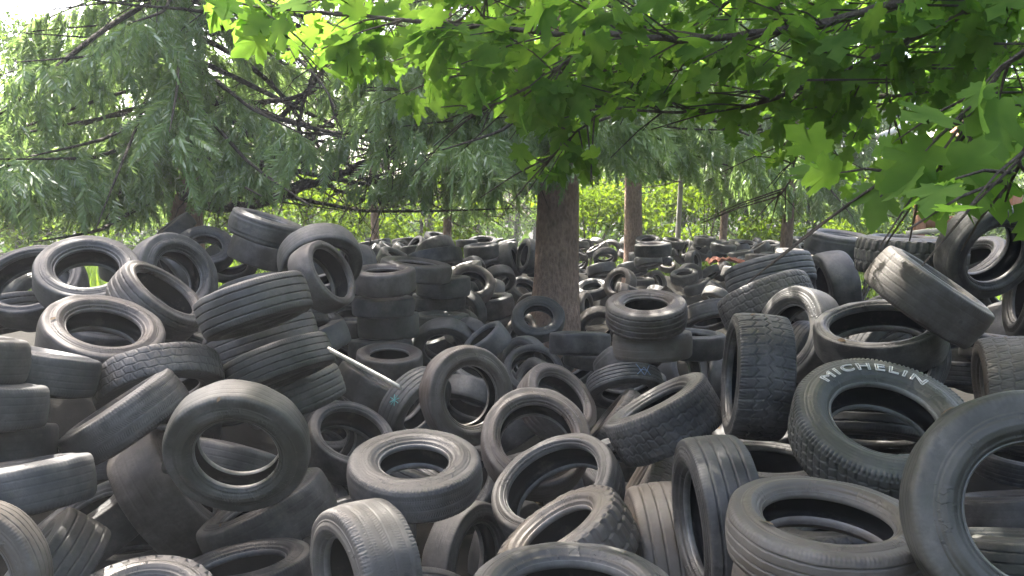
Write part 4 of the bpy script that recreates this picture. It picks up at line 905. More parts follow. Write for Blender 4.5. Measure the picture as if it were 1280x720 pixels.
# ------------------------------------------------------------------ ground: one sheet to the horizon, raised under the heap
def ground():
    xs = np.concatenate([[-300, -150, -80, -40, -25], np.arange(-16, 16.01, .25), [25, 40, 80, 150, 300]])
    ys = np.concatenate([[-150, -60, -25, -10], np.arange(-4, 30.01, .25), [38, 55, 90, 160, 320]])
    X, Y = np.meshgrid(xs, ys)
    Z = .02 * np.sin(X * 1.3) * np.cos(Y * 1.1)
    lo = np.array([[t['c'][0], t['c'][1], t['c'][2] - .5 * t['D'] * math.sqrt(max(0, 1 - t['n'][2] ** 2)) - .5 * t['W'] * t['D'] * abs(t['n'][2])] for t in TYRES])
    low = np.full(X.shape, 9.0)
    for x, y, z in lo:
        d2 = (X - x) ** 2 + (Y - y) ** 2
        cand = z - (.5 if y < 8 else .10)
        low = np.where(d2 < .65 ** 2, np.minimum(low, cand), low)
    bump = np.where(low < 8, np.clip(low, 0, 2.0), 0)
    for _ in range(3):
        p = np.pad(bump, 1, mode='edge')
        sm = (p[:-2, 1:-1] + p[2:, 1:-1] + p[1:-1, :-2] + p[1:-1, 2:] + p[1:-1, 1:-1]) / 5
        bump = np.where(low < 8, np.minimum(sm, bump + .05), sm)
    Z = Z + bump
    ny, nx = X.shape
    i = np.arange(ny - 1)[:, None] * nx + np.arange(nx - 1)[None, :]
    Q = np.stack([i, i + 1, i + nx + 1, i + nx], -1).reshape(-1, 4)
    o = mesh_from('ground', np.stack([X, Y, Z], -1).reshape(-1, 3), Q, M['soil'], smooth=True)
    tag(o, kind='structure')


ground()


# ------------------------------------------------------------------ leaf and needle shapes
def rand_rot(n, droop, spread):
    """n frames (3x3, columns x y z): x along the leaf, pointing outward and drooping"""
    az = rng.uniform(0, 2 * np.pi, n)
    el = -np.abs(rng.normal(droop, spread, n))
    x = np.stack([np.cos(az) * np.cos(el), np.sin(az) * np.cos(el), np.sin(el)], -1)
    up = np.tile([0, 0, 1.0], (n, 1)) + rng.normal(0, .35, (n, 3))
    y = np.cross(up, x); y /= np.linalg.norm(y, axis=1)[:, None] + 1e-9
    z = np.cross(x, y)
    return np.stack([x, y, z], -1)


def instances(tV, tP, pos, rot, scale):
    """copies of a template (one face size): rotated, scaled, moved"""
    n, k = len(pos), len(tV)
    V = np.einsum('nij,kj->nki', rot, tV) * np.asarray(scale).reshape(-1, 1, 1) + np.asarray(pos)[:, None, :]
    P = tP[None] + (np.arange(n) * k)[:, None, None]
    return V.reshape(-1, 3), P.reshape(-1, tP.shape[1])


def maple_template(fold=.16, curl=.10, seed=0):
    # half outline of a five-lobed toothed leaf: (along, across), stalk at the origin
    half = [(0, .0), (-.07, .10), (-.10, .22), (.02, .27), (.04, .40), (.13, .37), (.20, .30), (.27, .33), (.34, .47), (.42, .44),
            (.50, .56), (.56, .47), (.66, .44), (.60, .34), (.58, .22), (.68, .22), (.78, .26), (.82, .17), (.92, .13), (1.06, 0)]
    q = np.random.default_rng(seed)
    H = np.array(half)
    J = H + q.normal(0, .018, H.shape) * (H[:, 1:] > 0); K = H + q.normal(0, .018, H.shape) * (H[:, 1:] > 0)
    up = [(x, y, abs(y) * fold - curl * x * x - curl * .8 * y * y) for x, y in J]
    dn = [(x, -y, abs(y) * fold - curl * x * x - curl * .8 * y * y) for x, y in K[1:-1]]
    V = np.array(up + dn)
    mid = np.array([[.30, 0, -.012]])
    V = np.concatenate([V, mid]); c = len(V) - 1
    n = len(H)
    P = []
    for i in range(n - 1):
        P.append((c, i, i + 1))
    idx = [0] + list(range(n, n + n - 2)) + [n - 1]
    for i in range(len(idx) - 1):
        P.append((c, idx[i + 1], idx[i]))
    # stalk
    b = len(V)
    V = np.concatenate([V, [[0, .012, 0], [0, -.012, 0], [-.55, 0, .10]]])
    P.append((b, b + 1, b + 2))
    return V, np.array(P)


def oval_template():
    V = np.array([(0, 0, 0), (.3, .22, .05), (.65, .20, .03), (1, 0, -.08), (.65, -.20, .03), (.3, -.22, .05), (.5, 0, -.01)])
    P = np.array([(6, 0, 1), (6, 1, 2), (6, 2, 3), (6, 3, 4), (6, 4, 5), (6, 5, 0)])
    return V, P


def spray_template(nside=11, droop=.5, seed=0):
    """a hanging spruce shoot, unit length along x: a stem with side shoots set with needles"""
    r = np.random.default_rng(seed)
    V, P = [], []
    def blade(a, b, w):
        a, b = np.asarray(a), np.asarray(b)
        t = b - a; s = np.cross(t, r.normal(0, 1, 3)); s /= np.linalg.norm(s) + 1e-9
        i = len(V)
        w *= 1.25
        V.extend([a - s * w * .5, a + s * w * .5, a + t * .65 + s * w * .42, b, a + t * .65 - s * w * .42])
        P.extend([(i, i + 1, i + 2), (i, i + 2, i + 4), (i + 4, i + 2, i + 3)])
    for k in range(nside):
        f = (k + .5) / nside
        for sg in (-1, 1):
            L = (.34 * (1 - f) + .10) * r.uniform(.7, 1.2)
            a = (f * .95, 0, -.06 * f * f)
            d = np.array([.72, sg * .62, -.35 * droop + r.normal(0, .12)])
            b = np.array(a) + d / np.linalg.norm(d) * L
            blade(a, b, .045)
            if k % 2 == 0:
                d2 = np.array([.8, sg * .25, -.8 * droop]); blade(a, np.array(a) + d2 / np.linalg.norm(d2) * L * .8, .04)
    blade((0, 0, 0), (.55, 0, -.02), .03); blade((.5, 0, -.02), (1.08, 0, -.08), .05)
    return np.array(V), np.array(P)


SPRAYS = [spray_template(11, .5, 1), spray_template(9, .9, 2), spray_template(10, .2, 3)]
LEAVES = [maple_template(.12, .10, 1), maple_template(.30, .28, 2), maple_template(.02, .45, 3), maple_template(.22, -.10, 4)]
OVAL = oval_template()


def trunk_mesh(name, base, height, r0, r1, lean=(0, 0), mat='bark', parent=None, n=18, wig=.05, wood=None, mat2='twig'):
    """a tapered bole; WOOD (an Acc) holds the limbs that grow from it"""
    zs = np.linspace(-.15, 1, 22)
    P = np.array([[lean[0] * max(z, 0) + wig * math.sin(z * 7 + base[0]), lean[1] * max(z, 0) + wig * math.cos(z * 6), z * height] for z in zs])
    R = r0 + (r1 - r0) * np.clip(zs, 0, 1) ** .9 + r0 * .45 * np.exp(-np.clip(zs, 0, 1) * height / .45)
    V, Q = tube(P, R, n)
    # fluted, uneven bole
    a = np.tile(np.linspace(0, 2 * np.pi, n, endpoint=False), len(zs))
    ctr = np.repeat(P, n, axis=0)
    k = 1 + .05 * np.sin(3 * a + V[:, 2] * 1.5) + .03 * np.sin(7 * a + V[:, 2] * 4) + rng.normal(0, .012, len(V))
    V = ctr + (V - ctr) * k[:, None]
    if wood is None:
        return V, Q, P
    nV, W = len(V), np.concatenate(wood.V)
    WQ = np.concatenate(wood.P) + nV
    return mesh_from(name, np.concatenate([V, W]), np.concatenate([Q, WQ]), [M[mat], M[mat2]], parent, smooth=True, mi=[0] * len(Q) + [1] * len(WQ))


def spruce(base, height, label, group, r0, first=2.0, reach=4.2, step=.42, per=6, spray=.42, dens=1.0, gap=None, bare=None, extra=(), lowdens=1.0, topstep=None, mat='spruce', boughs=()):
    root = empty('spruce_tree', base)
    tag(root, label, 'tree', group)
    wood = Acc()
    pos, dirs, sc = [], [], []
    z = first
    ang = rng.uniform(0, 6.28)
    jobs = []
    while z < height - .4:
        fz = (z - first) / (height - first)
        for k in range(per):
            ang += 2.39996 + rng.normal(0, .25)
            jobs.append((z + rng.uniform(-.15, .15), ang, reach * (1 - fz) ** .8 * rng.uniform(.75, 1.1) + .25, fz))
        z += (step if z < 7.5 else (topstep or step * 1.5))
    for e in extra:
        jobs.append((*e, 0.0))
    b0 = np.array(base)
    lim_u = [-400, 0, 180, 300, 480, 560, 640, 700, 720, 860, 900, 1100, 1280, 1700]
    lim_v = [300, 292, 285, 255, 255, 280, 285, 255, 228, 228, 262, 288, 280, 280]

    def under(P, slack):
        q = P + b0 - CAM
        dep = np.maximum(q[:, 1] * _cp - q[:, 2] * _sp, .05)
        u = 640 + FPX * q[:, 0] / dep; v = 360 - FPX * (q[:, 2] * _cp + q[:, 1] * _sp) / dep
        # boughs end above the heap and leave the sky open at the upper left
        return (v > np.interp(u, lim_u, lim_v) + slack) | ((u + .8 * v < 60 - slack) & (u > -250) & (v > -150))

    for zz, a, L, fz in jobs:
        if gap is not None and gap(zz, a):
            continue
        nseg = max(5, int(L / .28))
        f = np.linspace(0, 1, nseg)
        drop = (.36 + .15 * rng.normal()) * L * (1 - fz * .9)
        zc = zz - drop * f ** 1.3 + .22 * L * np.clip(f - .6, 0, 1) ** 1.2
        bend = rng.normal(0, .12)
        if bare is not None and bare(zz, a):
            zc = zc + rng.normal(0, .35) * L * .5 * f + .10 * np.sin(f * rng.uniform(4, 9) + rng.uniform(0, 6))
            bend = rng.normal(0, .5)
        aa = a + bend * f
        P = np.stack([np.cos(aa) * L * f, np.sin(aa) * L * f, zc], -1)
        out = np.where(under(P, 12))[0]
        if len(out):
            if out[0] < 4:
                continue
            P = P[:out[0]]; nseg = len(P); L = L * nseg / len(f); f = np.linspace(0, 1, nseg)
        isbare = bare is not None and bare(zz, a)
        wood.add(*tube(P, .006 + (.028 if not isbare else .034) * (L / 4) * (1 - f) ** .8, 6))
        if isbare:
            for q in range(int(L * 5)):                       # dead twigs
                g = rng.uniform(.2, 1); i = min(int(g * (nseg - 1)), nseg - 2)
                p0 = P[i] + (P[i + 1] - P[i]) * rng.uniform()
                d = rng.normal(0, 1, 3); d[2] = -abs(d[2]) * .9; d /= np.linalg.norm(d)
                l = rng.uniform(.15, .6)
                wood.add(*tube([p0, p0 + d * l * .5 + rng.normal(0, .03, 3), p0 + d * l + [0, 0, -.10 * l]], [.008, .006, .003], 4))
            continue
        # secondary branchlets hang from both sides
        nb = int(L * 9 * dens * (lowdens if zz < 7 else .75))
        for q in range(nb):
            g = rng.uniform(.12, 1) ** .8
            i = min(int(g * (nseg - 1)), nseg - 2)
            p0 = P[i] + (P[i + 1] - P[i]) * (g * (nseg - 1) - i)
            tdir = P[i + 1] - P[i]; tdir /= np.linalg.norm(tdir)
            side = np.cross(tdir, [0, 0, 1]); side /= np.linalg.norm(side) + 1e-9
            sg = rng.choice([-1, 1])
            l2 = rng.uniform(.25, .75) * min(1, L / 2.5) * (1.15 - .5 * g)
            d = tdir * .55 + side * sg * rng.uniform(.35, 1.0); d[2] -= rng.uniform(.1, .7); d /= np.linalg.norm(d)
            m = max(2, int(l2 / .13))
            for w in range(m):
                h = (w + .6) / m
                pp = p0 + d * l2 * h + np.array([0, 0, -.35 * l2 * h * h])
                dd = d * (1 - .5 * h) + np.array([0, 0, -rng.uniform(.3, 1.5)]) + rng.normal(0, .25, 3)
                pos.append(pp); dirs.append(dd / np.linalg.norm(dd)); sc.append(spray * rng.uniform(.55, 1.1))
    for px, d0, d1, r0_, r1_ in boughs:
        ds = np.linspace(d0, d1, len(px)); C = np.array([at(u, v, d) for (u, v), d in zip(px, ds)]) - np.array(base)
        tt = np.linspace(0, len(C) - 1, 5 * len(C)); P = np.stack([np.interp(tt, range(len(C)), C[:, k]) for k in range(3)], -1)
        for _ in range(3):
            P[1:-1] = (P[:-2] + 2 * P[1:-1] + P[2:]) / 4
        P += rng.normal(0, .008, P.shape)
        wood.add(*tube(P, np.linspace(r0_, r1_, len(P)), 8))
        for q in range(int(len(P) * 1.6)):
            p0 = P[rng.integers(1, len(P))]; d = rng.normal(0, 1, 3); d[2] -= .5; d /= np.linalg.norm(d); l = rng.uniform(.2, .8)
            wood.add(*tube([p0, p0 + d * l * .5 + rng.normal(0, .04, 3), p0 + d * l + [0, 0, -.15 * l]], [.010, .007, .003], 4))
    trunk_mesh('trunk', base, height, r0, .04, parent=root, wood=wood)
    pos, dirs, sc = np.array(pos), np.array(dirs), np.array(sc)
    ok = ~under(pos + dirs * sc[:, None] * .8, 0)
    pos, dirs, sc = pos[ok], dirs[ok], sc[ok]
    acc = Acc()
    pick = rng.integers(0, 3, len(pos))
    up = rng.normal(0, .6, (len(pos), 3)) + [0, 0, .6]
    y = np.cross(up, dirs); y /= np.linalg.norm(y, axis=1)[:, None] + 1e-9
    rot = np.stack([dirs, y, np.cross(dirs, y)], -1)
    for k in range(3):
        s = pick == k
        acc.add(*instances(*SPRAYS[k], pos[s], rot[s], sc[s]))
    acc.build('crown', M[mat], root)
    return root


def ang_of(base, target):
    return math.atan2(target[1] - base[1], target[0] - base[0])


G_SP = 'spruces round the tyre heap'
# the spruce that stands in the heap
B1 = (at(691, 300, 10.3)[0], 10.2, 0.0)
spruce(B1, 19, 'tall spruce with a thick bare brown trunk standing in the tyre heap', G_SP, .31, first=3.3, reach=3.0, step=.36, per=5, spray=.40, dens=1.15,
       extra=[(3.2, 4.4, 2.2), (3.3, 4.9, 1.6), (3.5, 3.7, 2.2), (3.3, 3.2, 2.6), (3.6, 4.0, 2.6), (3.7, 5.3, 2.0), (3.9, 3.6, 2.6), (4.2, 4.2, 2.4), (4.5, 3.9, 2.6), (3.5, 4.1, 1.5), (4.3, 3.3, 2.8), (4.0, 4.6, 2.0)], topstep=.5)
# the big one on the left, its boughs hang over the heap
B2 = (-5.0, 12.0, 0.0)
spruce(B2, 20, 'large left-hand spruce with long drooping blue-green boughs and bare inner branches', G_SP, .26, first=2.6, reach=5.6, step=.38, per=6, spray=.44, dens=1.1,
       bare=lambda z, a: math.cos(a - 0.1) > .62 and z < 7.5 and z > 3.0, topstep=.5, extra=[(3.2 + .28 * k, 5.35 + .5 * math.sin(k * 2.3), 4.4) for k in range(15)], boughs=[
    ([(228, 245), (270, 262), (320, 256), (365, 240), (430, 215), (480, 192), (522, 160)], 11.5, 9.2, .075, .03),
    ([(330, 254), (380, 222), (425, 238), (455, 250)], 10.8, 9.8, .045, .015),
    ([(228, 190), (300, 170), (350, 150), (400, 95), (432, 40), (440, -20)], 11.8, 10.5, .055, .02),
    ([(380, 215), (372, 150), (392, 90), (410, 30)], 10.6, 10.4, .035, .012),
    ([(228, 120), (330, 130), (420, 110), (470, 70)], 11.8, 10.2, .05, .015),
    ([(300, 240), (345, 190), (395, 165), (440, 130)], 11.0, 10.4, .03, .01),
    ([(440, 212), (470, 235), (480, 262)], 9.9, 9.7, .03, .01)])
B3 = (-8.2, 9.2, 0.0)
spruce(B3, 9, 'spruce whose pale boughs reach in at the left edge of the photo', G_SP, .24, first=2.4, reach=4.2, step=.36, per=7, spray=.44, dens=1.1, topstep=.55)
B4 = (at(792, 260, 17.5)[0], 17.5, 0.0)
spruce(B4, 18, 'slimmer spruce with a dark straight trunk behind the heap, right of the thick trunk', G_SP, .22, first=4.3, reach=2.8, step=.5, per=5, spray=.5, dens=.8, topstep=.8)
B7 = (at(560, 260, 15.5)[0], 15.5, 0.0)
spruce(B7, 13, 'half-bare spruce with hanging boughs just left of the thick trunk, farther back', G_SP, .09, first=2.2, reach=2.2, step=.5, per=5, spray=.42, dens=.9, topstep=.9,
       bare=lambda z, a: z < 4.4 and math.sin(a * 3 + z * 5) > .1)
B8 = (at(905, 260, 19.0)[0], 19.0, 0.0)
spruce(B8, 14, 'spruce farther back, between the pale stem and the right-hand boughs', G_SP, .10, first=2.6, reach=2.4, step=.5, per=5, spray=.46, dens=.9, topstep=.9)
B5 = (at(985, 260, 15.0)[0], 15.0, 0.0)
spruce(B5, 17, 'spruce with low boughs touching the skyline of tyres at the right', G_SP, .12, first=2.9, reach=2.6, step=.42, per=6, spray=.42, dens=.9, topstep=.8)
B6 = (at(470, 260, 19.0)[0], 19.0, 0.0)
spruce(B6, 18, 'thin-crowned spruce with dead lower branches behind the left half of the heap', G_SP, .10, first=3.0, reach=3.0, step=.5, per=5, spray=.5, dens=.6, topstep=.8,
       bare=lambda z, a: z < 5.2)


# ------------------------------------------------------------------ broad-leaved trees behind the heap
def clumps(centres, radii, n, sx=1.0, sz=.8):
    """leaf positions gathered in clumps"""
    c = rng.integers(0, len(centres), n)
    p = rng.normal(0, 1, (n, 3)); p /= np.linalg.norm(p, axis=1)[:, None]
    p *= (rng.uniform(0, 1, n) ** .45)[:, None] * np.asarray(radii)[c][:, None] * [sx, sx, sz]
    return np.asarray(centres)[c] + p


def broad_tree(base, height, spread, label, group, nleaf, leaf=.18, first=1.2, mat='wood_leaf', r0=.14, name='broadleaf_tree'):
    root = empty(name, base)
    tag(root, label, 'tree', group)
    lean = tuple(rng.normal(0, .5, 2)); st = rng.bit_generator.state
    P = trunk_mesh('trunk', base, height * .92, r0, .02, lean=lean, n=10, wig=.15)[2]
    limbs = Acc(); cen, rad = [], []
    for k in range(int(16 + spread * 5)):
        z = rng.uniform(first, height); f = (z - first) / (height - first)
        a = rng.uniform(0, 6.28); L = spread * math.sin(math.pi * (.18 + .78 * f)) * rng.uniform(.35, 1.05)
        i = np.argmin(np.abs(P[:, 2] - z * .8)); p0 = P[i]
        p1 = np.array([math.cos(a) * L + p0[0], math.sin(a) * L + p0[1], z])
        limbs.add(*tube([p0, (p0 + p1) / 2 + rng.normal(0, .15, 3), p1], [.04, .025, .008], 5))
        cen.append(p1); rad.append(rng.uniform(.5, 1.05) * spread * .36)
    trunk_mesh('trunk', base, height * .92, r0, .02, lean=lean, mat='twig', parent=root, n=10, wig=.15, wood=limbs)
    pos = clumps(cen, rad, nleaf)
    rot = rand_rot(nleaf, .5, .4)
    acc = Acc(); acc.add(*instances(*OVAL, pos, rot, leaf * rng.uniform(.6, 1.3, nleaf)))
    acc.build('crown', M[mat], root)
    return root


G_BT = 'broad-leaved trees behind the tyre heap'
BT = [  # u, depth, height, spread, leaves, label
    (20, 24, 8, 3.4, 6800, 'bushy yellow-green tree at the far left behind the boughs'),
    (150, 29, 9, 3.6, 6800, 'yellow-green tree behind the big left-hand spruce'),
    (300, 26, 8, 3.2, 6800, 'bright leafy tree glimpsed behind the bare inner branches'),
    (420, 31, 9, 3.6, 6800, 'light green tree behind the thin-crowned spruce'),
    (545, 27, 7.5, 3.0, 6400, 'sunlit small tree left of the thick spruce trunk'),
    (640, 34, 11, 3.8, 6800, 'tall far tree directly behind the thick spruce trunk'),
    (745, 28, 8, 3.0, 6800, 'sunlit leafy tree between the thick and the slimmer spruce trunk'),
    (850, 31, 10, 3.6, 6800, 'bright tree right of the pale thin stem'),
    (940, 25, 7.5, 3.0, 6400, 'sunlit tree behind the low spruce boughs at the right'),
    (1060, 27, 9, 3.4, 6800, 'green tree behind the broken shed'),
    (1190, 24, 9, 3.4, 6800, 'green tree above the roof of the broken shed'),
    (1300, 21, 9, 3.4, 6400, 'green tree at the right edge behind the broken shed'),
]
for u, d, h, s, n, lab in BT:
    p = at(u, 270, d)
    broad_tree((p[0], p[1], 0), h * 1.0, s, lab, G_BT, n, leaf=.17, first=1.0)
# sunlit undergrowth: shrubs in a band behind the heap
SH = [(40, 19, 'low yellow-green shrub at the far left behind the heap'), (215, 21, 'low bright shrub behind the left skyline of tyres'), (365, 20, 'bright shrub right of the highest tyre'),
      (470, 23, 'bright shrub behind the hunched tyre on the middle skyline'), (560, 22, 'sunlit shrub just left of the thick spruce trunk'), (735, 22, 'sunlit shrub just right of the thick spruce trunk'),
      (825, 23, 'sunlit shrub between the slimmer trunk and the pale stem'), (880, 21, 'brightest shrub right of the pale stem'), (950, 22, 'sunlit shrub below the low spruce boughs'), (1080, 19, 'shrub behind the ribbed tyre on the right skyline')]
for u, d, lab in SH:
    p = at(u, 270, d)
    root = empty('shrub', (p[0], p[1], 0)); tag(root, lab, 'shrub', 'shrubs behind the tyre heap')
    st = Acc(); cen, rad = [], []
    for k in range(14):
        a = rng.uniform(0, 6.28); L = rng.uniform(.3, 1.7); z = rng.uniform(.7, 3.0)
        e = np.array([math.cos(a) * L, math.sin(a) * L, z])
        st.add(*tube([(0, 0, -.05), e * [.4, .4, .55], e], [.025, .018, .006], 5)); cen.append(e); rad.append(rng.uniform(.5, .9))
    st.build('stems', M['twig'], root, smooth=True)
    n = 2600
    acc = Acc(); acc.add(*instances(*OVAL, clumps(cen, rad, n), rand_rot(n, .5, .4), .17 * rng.uniform(.6, 1.3, n)))
    acc.build('foliage', M['birch_leaf'], root)
# far wood: one mass of leaves and thin stems behind everything
acc = Acc()
n = 24000
th = rng.uniform(-.95, .95, n); rr = rng.uniform(38, 52, n)
hh = rng.uniform(0, 1, n) ** 1.15 * (6.2 + 1.6 * np.sin(th * 9) + 1.0 * np.sin(th * 23 + 1))
pos = np.stack([np.sin(th) * rr, np.cos(th) * rr, hh], -1) + rng.normal(0, .5, (n, 3))
acc.add(*instances(*OVAL, pos, rand_rot(n, .5, .5), .55 * rng.uniform(.6, 1.4, n)))
# unseen wood behind the camera, added to block low sky light
n = 9000
th = rng.uniform(.8, 2 * np.pi - .8, n); rr = rng.uniform(13, 20, n)
pos = np.stack([np.sin(th) * rr, np.cos(th) * rr, rng.uniform(0, 1, n) * (8.5 + 1.5 * np.sin(th * 9))], -1)
acc.add(*instances(*OVAL, pos, rand_rot(n, .5, .5), .9 * rng.uniform(.6, 1.4, n)))
stems = Acc()
for k in range(46):
    a = rng.uniform(-.62, .62); d = rng.uniform(25, 40); x, y = math.sin(a) * d, math.cos(a) * d; h = rng.uniform(5, 9); lx_, ly_ = rng.normal(0, .5, 2)
    stems.add(*tube([(x, y, -.1), (x + lx_ * .4 + rng.normal(0, .1), y, h * .4), (x + lx_, y + ly_, h)], [rng.uniform(.06, .14), .06, .02], 6))
tag(stems.build('far_stems', M['twig'], smooth=True), kind='stuff')
fw = acc.build('far_wood', M['wood_leaf'])
tag(fw, kind='stuff')
# pale thin stem
p = at(849, 270, 19.5)
root = empty('thin_tree', (p[0], p[1], 0)); tag(root, 'pale thin straight stem behind the far tyres, right of the slimmer spruce', 'tree')
wd = Acc(); wd.add(*tube([(0, 0, 5.2), (.3, .1, 5.9), (.5, .3, 6.6)], [.02, .015, .006], 5)); wd.add(*tube([(0, 0, 5.8), (-.4, .1, 6.4), (-.6, -.2, 7.1)], [.02, .015, .006], 5))
trunk_mesh('trunk', p, 7.5, .075, .04, mat='pale_bark', parent=root, n=10, wig=.03, wood=wd)
n = 900
acc = Acc(); acc.add(*instances(*OVAL, clumps([(rng.normal(0, .9), rng.normal(0, .9), rng.uniform(5, 8)) for _ in range(12)], np.full(12, .6), n), rand_rot(n, .5, .4), .16 * rng.uniform(.6, 1.3, n)))
acc.build('crown', M['birch_leaf'], root)
# grass and weeds between the heap and the trees
n = 16000
gx = rng.uniform(-16, 16, n); gy = rng.uniform(19.5, 30, n)
blade = (np.array([(0, -.05, 0), (0, .05, 0), (.25, 0, 1.0)]), np.array([(0, 1, 2)]))
az = rng.uniform(0, 6.28, n)
rot = np.stack([np.stack([np.cos(az), np.sin(az), 0 * az], -1), np.stack([-np.sin(az), np.cos(az), 0 * az], -1), np.tile([0, 0, 1.0], (n, 1))], -1)
acc = Acc(); acc.add(*instances(*blade, np.stack([gx, gy, 0 * gx], -1), rot, rng.uniform(.25, .9, n)))
tag(acc.build('grass', M['grass']), kind='stuff')

# ------------------------------------------------------------------ the maple over the camera
root = empty('maple_tree', (4.6, 2.4, 0.0))
tag(root, 'maple with large lobed leaves on branches reaching in from the upper right', 'tree')
MB = np.array([4.6, 2.4, 0.0])


def lower(u):
    """lowest leaves the photo shows, by pixel column"""
    return np.interp(u, [255, 285, 330, 372, 420, 470, 500, 560, 640, 668, 740, 800, 880, 930, 1000, 1060, 1120, 1200, 1300],
                     [0, 25, 60, 85, 70, 120, 158, 190, 150, 228, 238, 160, 165, 200, 225, 250, 262, 285, 300])


wood = Acc()
lp, lx, ls = [], [], []


def leaf_at(p, out, size):
    lp.append(p); lx.append(out); ls.append(size)


def branch(px, d0, d1, r0, r1, leaves=0, size=.13, sub=None):
    """a branch the photo shows, through pixels PX, depth running from d0 to d1"""
    ds = np.linspace(d0, d1, len(px))
    C = np.array([at(u, v, d) for (u, v), d in zip(px, ds)])
    t = np.linspace(0, len(C) - 1, 6 * len(C))
    P = np.stack([np.interp(t, range(len(C)), C[:, k]) for k in range(3)], -1)
    for _ in range(3):
        P[1:-1] = (P[:-2] + 2 * P[1:-1] + P[2:]) / 4
    P += rng.normal(0, .003, P.shape)
    wood.add(*tube(P, np.linspace(r0, r1, len(P)), 8))
    for k in range(leaves):
        i = rng.integers(2, len(P) - 1)
        tdir = P[min(i + 1, len(P) - 1)] - P[i - 1]; tdir /= np.linalg.norm(tdir) + 1e-9
        side = np.cross(tdir, [0, 0, 1]); side /= np.linalg.norm(side) + 1e-9
        sg = rng.choice([-1, 1])
        tw = (tdir * rng.uniform(.2, .8) + side * sg * rng.uniform(.4, 1) + np.array([0, 0, rng.uniform(-.45, .35)]))
        tw /= np.linalg.norm(tw); l = rng.uniform(.10, .45)
        e = P[i] + tw * l
        wood.add(*tube([P[i], P[i] + tw * l * .5 + [0, 0, .01], e], [.004, .003, .002], 4))
        for q in range(rng.integers(3, 7)):
            o = tw + rng.normal(0, .6, 3); o[2] -= rng.uniform(.1, .9); o /= np.linalg.norm(o)
            leaf_at(P[i] + tw * l * rng.uniform(.35, 1) + o * size * .5, o, size * rng.uniform(.55, 1.05))
    return P


branch([(1320, -50), (1140, 0), (1000, 38), (850, 49), (700, 42), (520, 28), (440, 20), (300, 4)], 2.3, 2.9, .016, .004, 62, .115)
branch([(735, 54), (690, 95), (620, 130), (585, 141)], 2.75, 2.7, .006, .003, 22, .11)
branch([(1330, -40), (1240, 0), (1110, 65), (1010, 110), (920, 138), (850, 142), (705, 130)], 2.2, 3.2, .014, .004, 40, .115)
branch([(760, 134), (720, 165), (690, 195), (668, 215)], 3.1, 3.0, .005, .002, 12, .10)
branch([(1010, 110), (1000, 180), (985, 235), (960, 255)], 3.6, 3.9, .006, .003, 18, .085)
branch([(1330, 20), (1250, 90), (1185, 165), (1140, 205), (1090, 232)], 1.5, 1.8, .006, .003, 13, .125)
branch([(1340, 90), (1300, 160), (1265, 215), (1250, 245)], 1.4, 1.5, .005, .003, 8, .125)
branch([(1250, 90), (1215, 150), (1200, 205)], 1.55, 1.6, .004, .002, 5, .12)
branch([(1330, 60), (1200, 100), (1120, 120), (1040, 160)], 3.4, 4.2, .010, .004, 16, .10)
branch([(300, -40), (330, 10), (350, 40)], 2.5, 2.5, .005, .003, 7, .115)
branch([(1115, -30), (1105, 60), (1110, 120), (1120, 160)], 3.2, 3.2, .006, .003, 8, .10)
branch([(640, -40), (560, 40), (470, 60), (390, 40)], 3.0, 3.4, .007, .003, 26, .115)
branch([(1000, -60), (900, 10), (800, 80), (690, 100), (560, 90)], 3.2, 3.6, .009, .003, 44, .115)
# twigs through the rest of the visible crown, deeper in
for k in range(230):
    u = rng.uniform(420, 1300); d = rng.uniform(2.8, 6.5)
    v = rng.uniform(-80, np.interp(u, [420, 520, 640, 900, 1060, 1160, 1300], [60, 90, 110, 120, 160, 135, 150]))
    if u < 640 and rng.uniform() < .55:
        continue
    p0 = at(u, v, d)
    tw = np.array([rng.normal(-.5, .6), rng.normal(0, .6), rng.normal(-.1, .3)]); tw /= np.linalg.norm(tw)
    l = rng.uniform(.3, .8); a0 = p0 - tw * l * .5
    wood.add(*tube([a0, p0 + [0, 0, .02], p0 + tw * l * .5], [.006, .004, .002], 4))
    for q in range(rng.integers(4, 8)):
        o = tw + rng.normal(0, .7, 3); o[2] -= rng.uniform(.1, .9); o /= np.linalg.norm(o)
        leaf_at(p0 + tw * l * rng.uniform(-.5, .5) + o * .05, o,   .105 * rng.uniform(.6, 1.1))
# dense leaves at the upper right, and unseen clusters added to shade near leaves
for k in range(95):
    u = rng.uniform(1060, 1330); d = rng.uniform(2.2, 5.0); v = rng.uniform(-60, 125 if u < 1230 else 215)
    p0 = at(u, v, d)
    wood.add(*tube([p0 - [.2, 0, .02], p0 + [.2, .1, 0]], [.004, .002], 4))
    for q in range(6):
        o = rng.normal(0, .8, 3); o[2] -= .6; o /= np.linalg.norm(o)
        leaf_at(p0 + rng.normal(0, .1, 3), o, .105 * rng.uniform(.6, 1.1))
for k in range(900):
    p0 = np.array([rng.uniform(-.6, 1.8), rng.uniform(1.7, 4.5), rng.uniform(3.9, 6.0)])
    q = (p0 - CAM); dep = q[1] * _cp - q[2] * _sp
    if dep > .2 and abs(q[0] / dep) < .75 and (q[2] * _cp + q[1] * _sp) / dep < .45:
        continue
    for j in range(4):
        o = rng.normal(0, 1, 3); o[2] -= .5; o /= np.linalg.norm(o)
        leaf_at(p0 + rng.normal(0, .22, 3), o, .17 * rng.uniform(.7, 1.2))
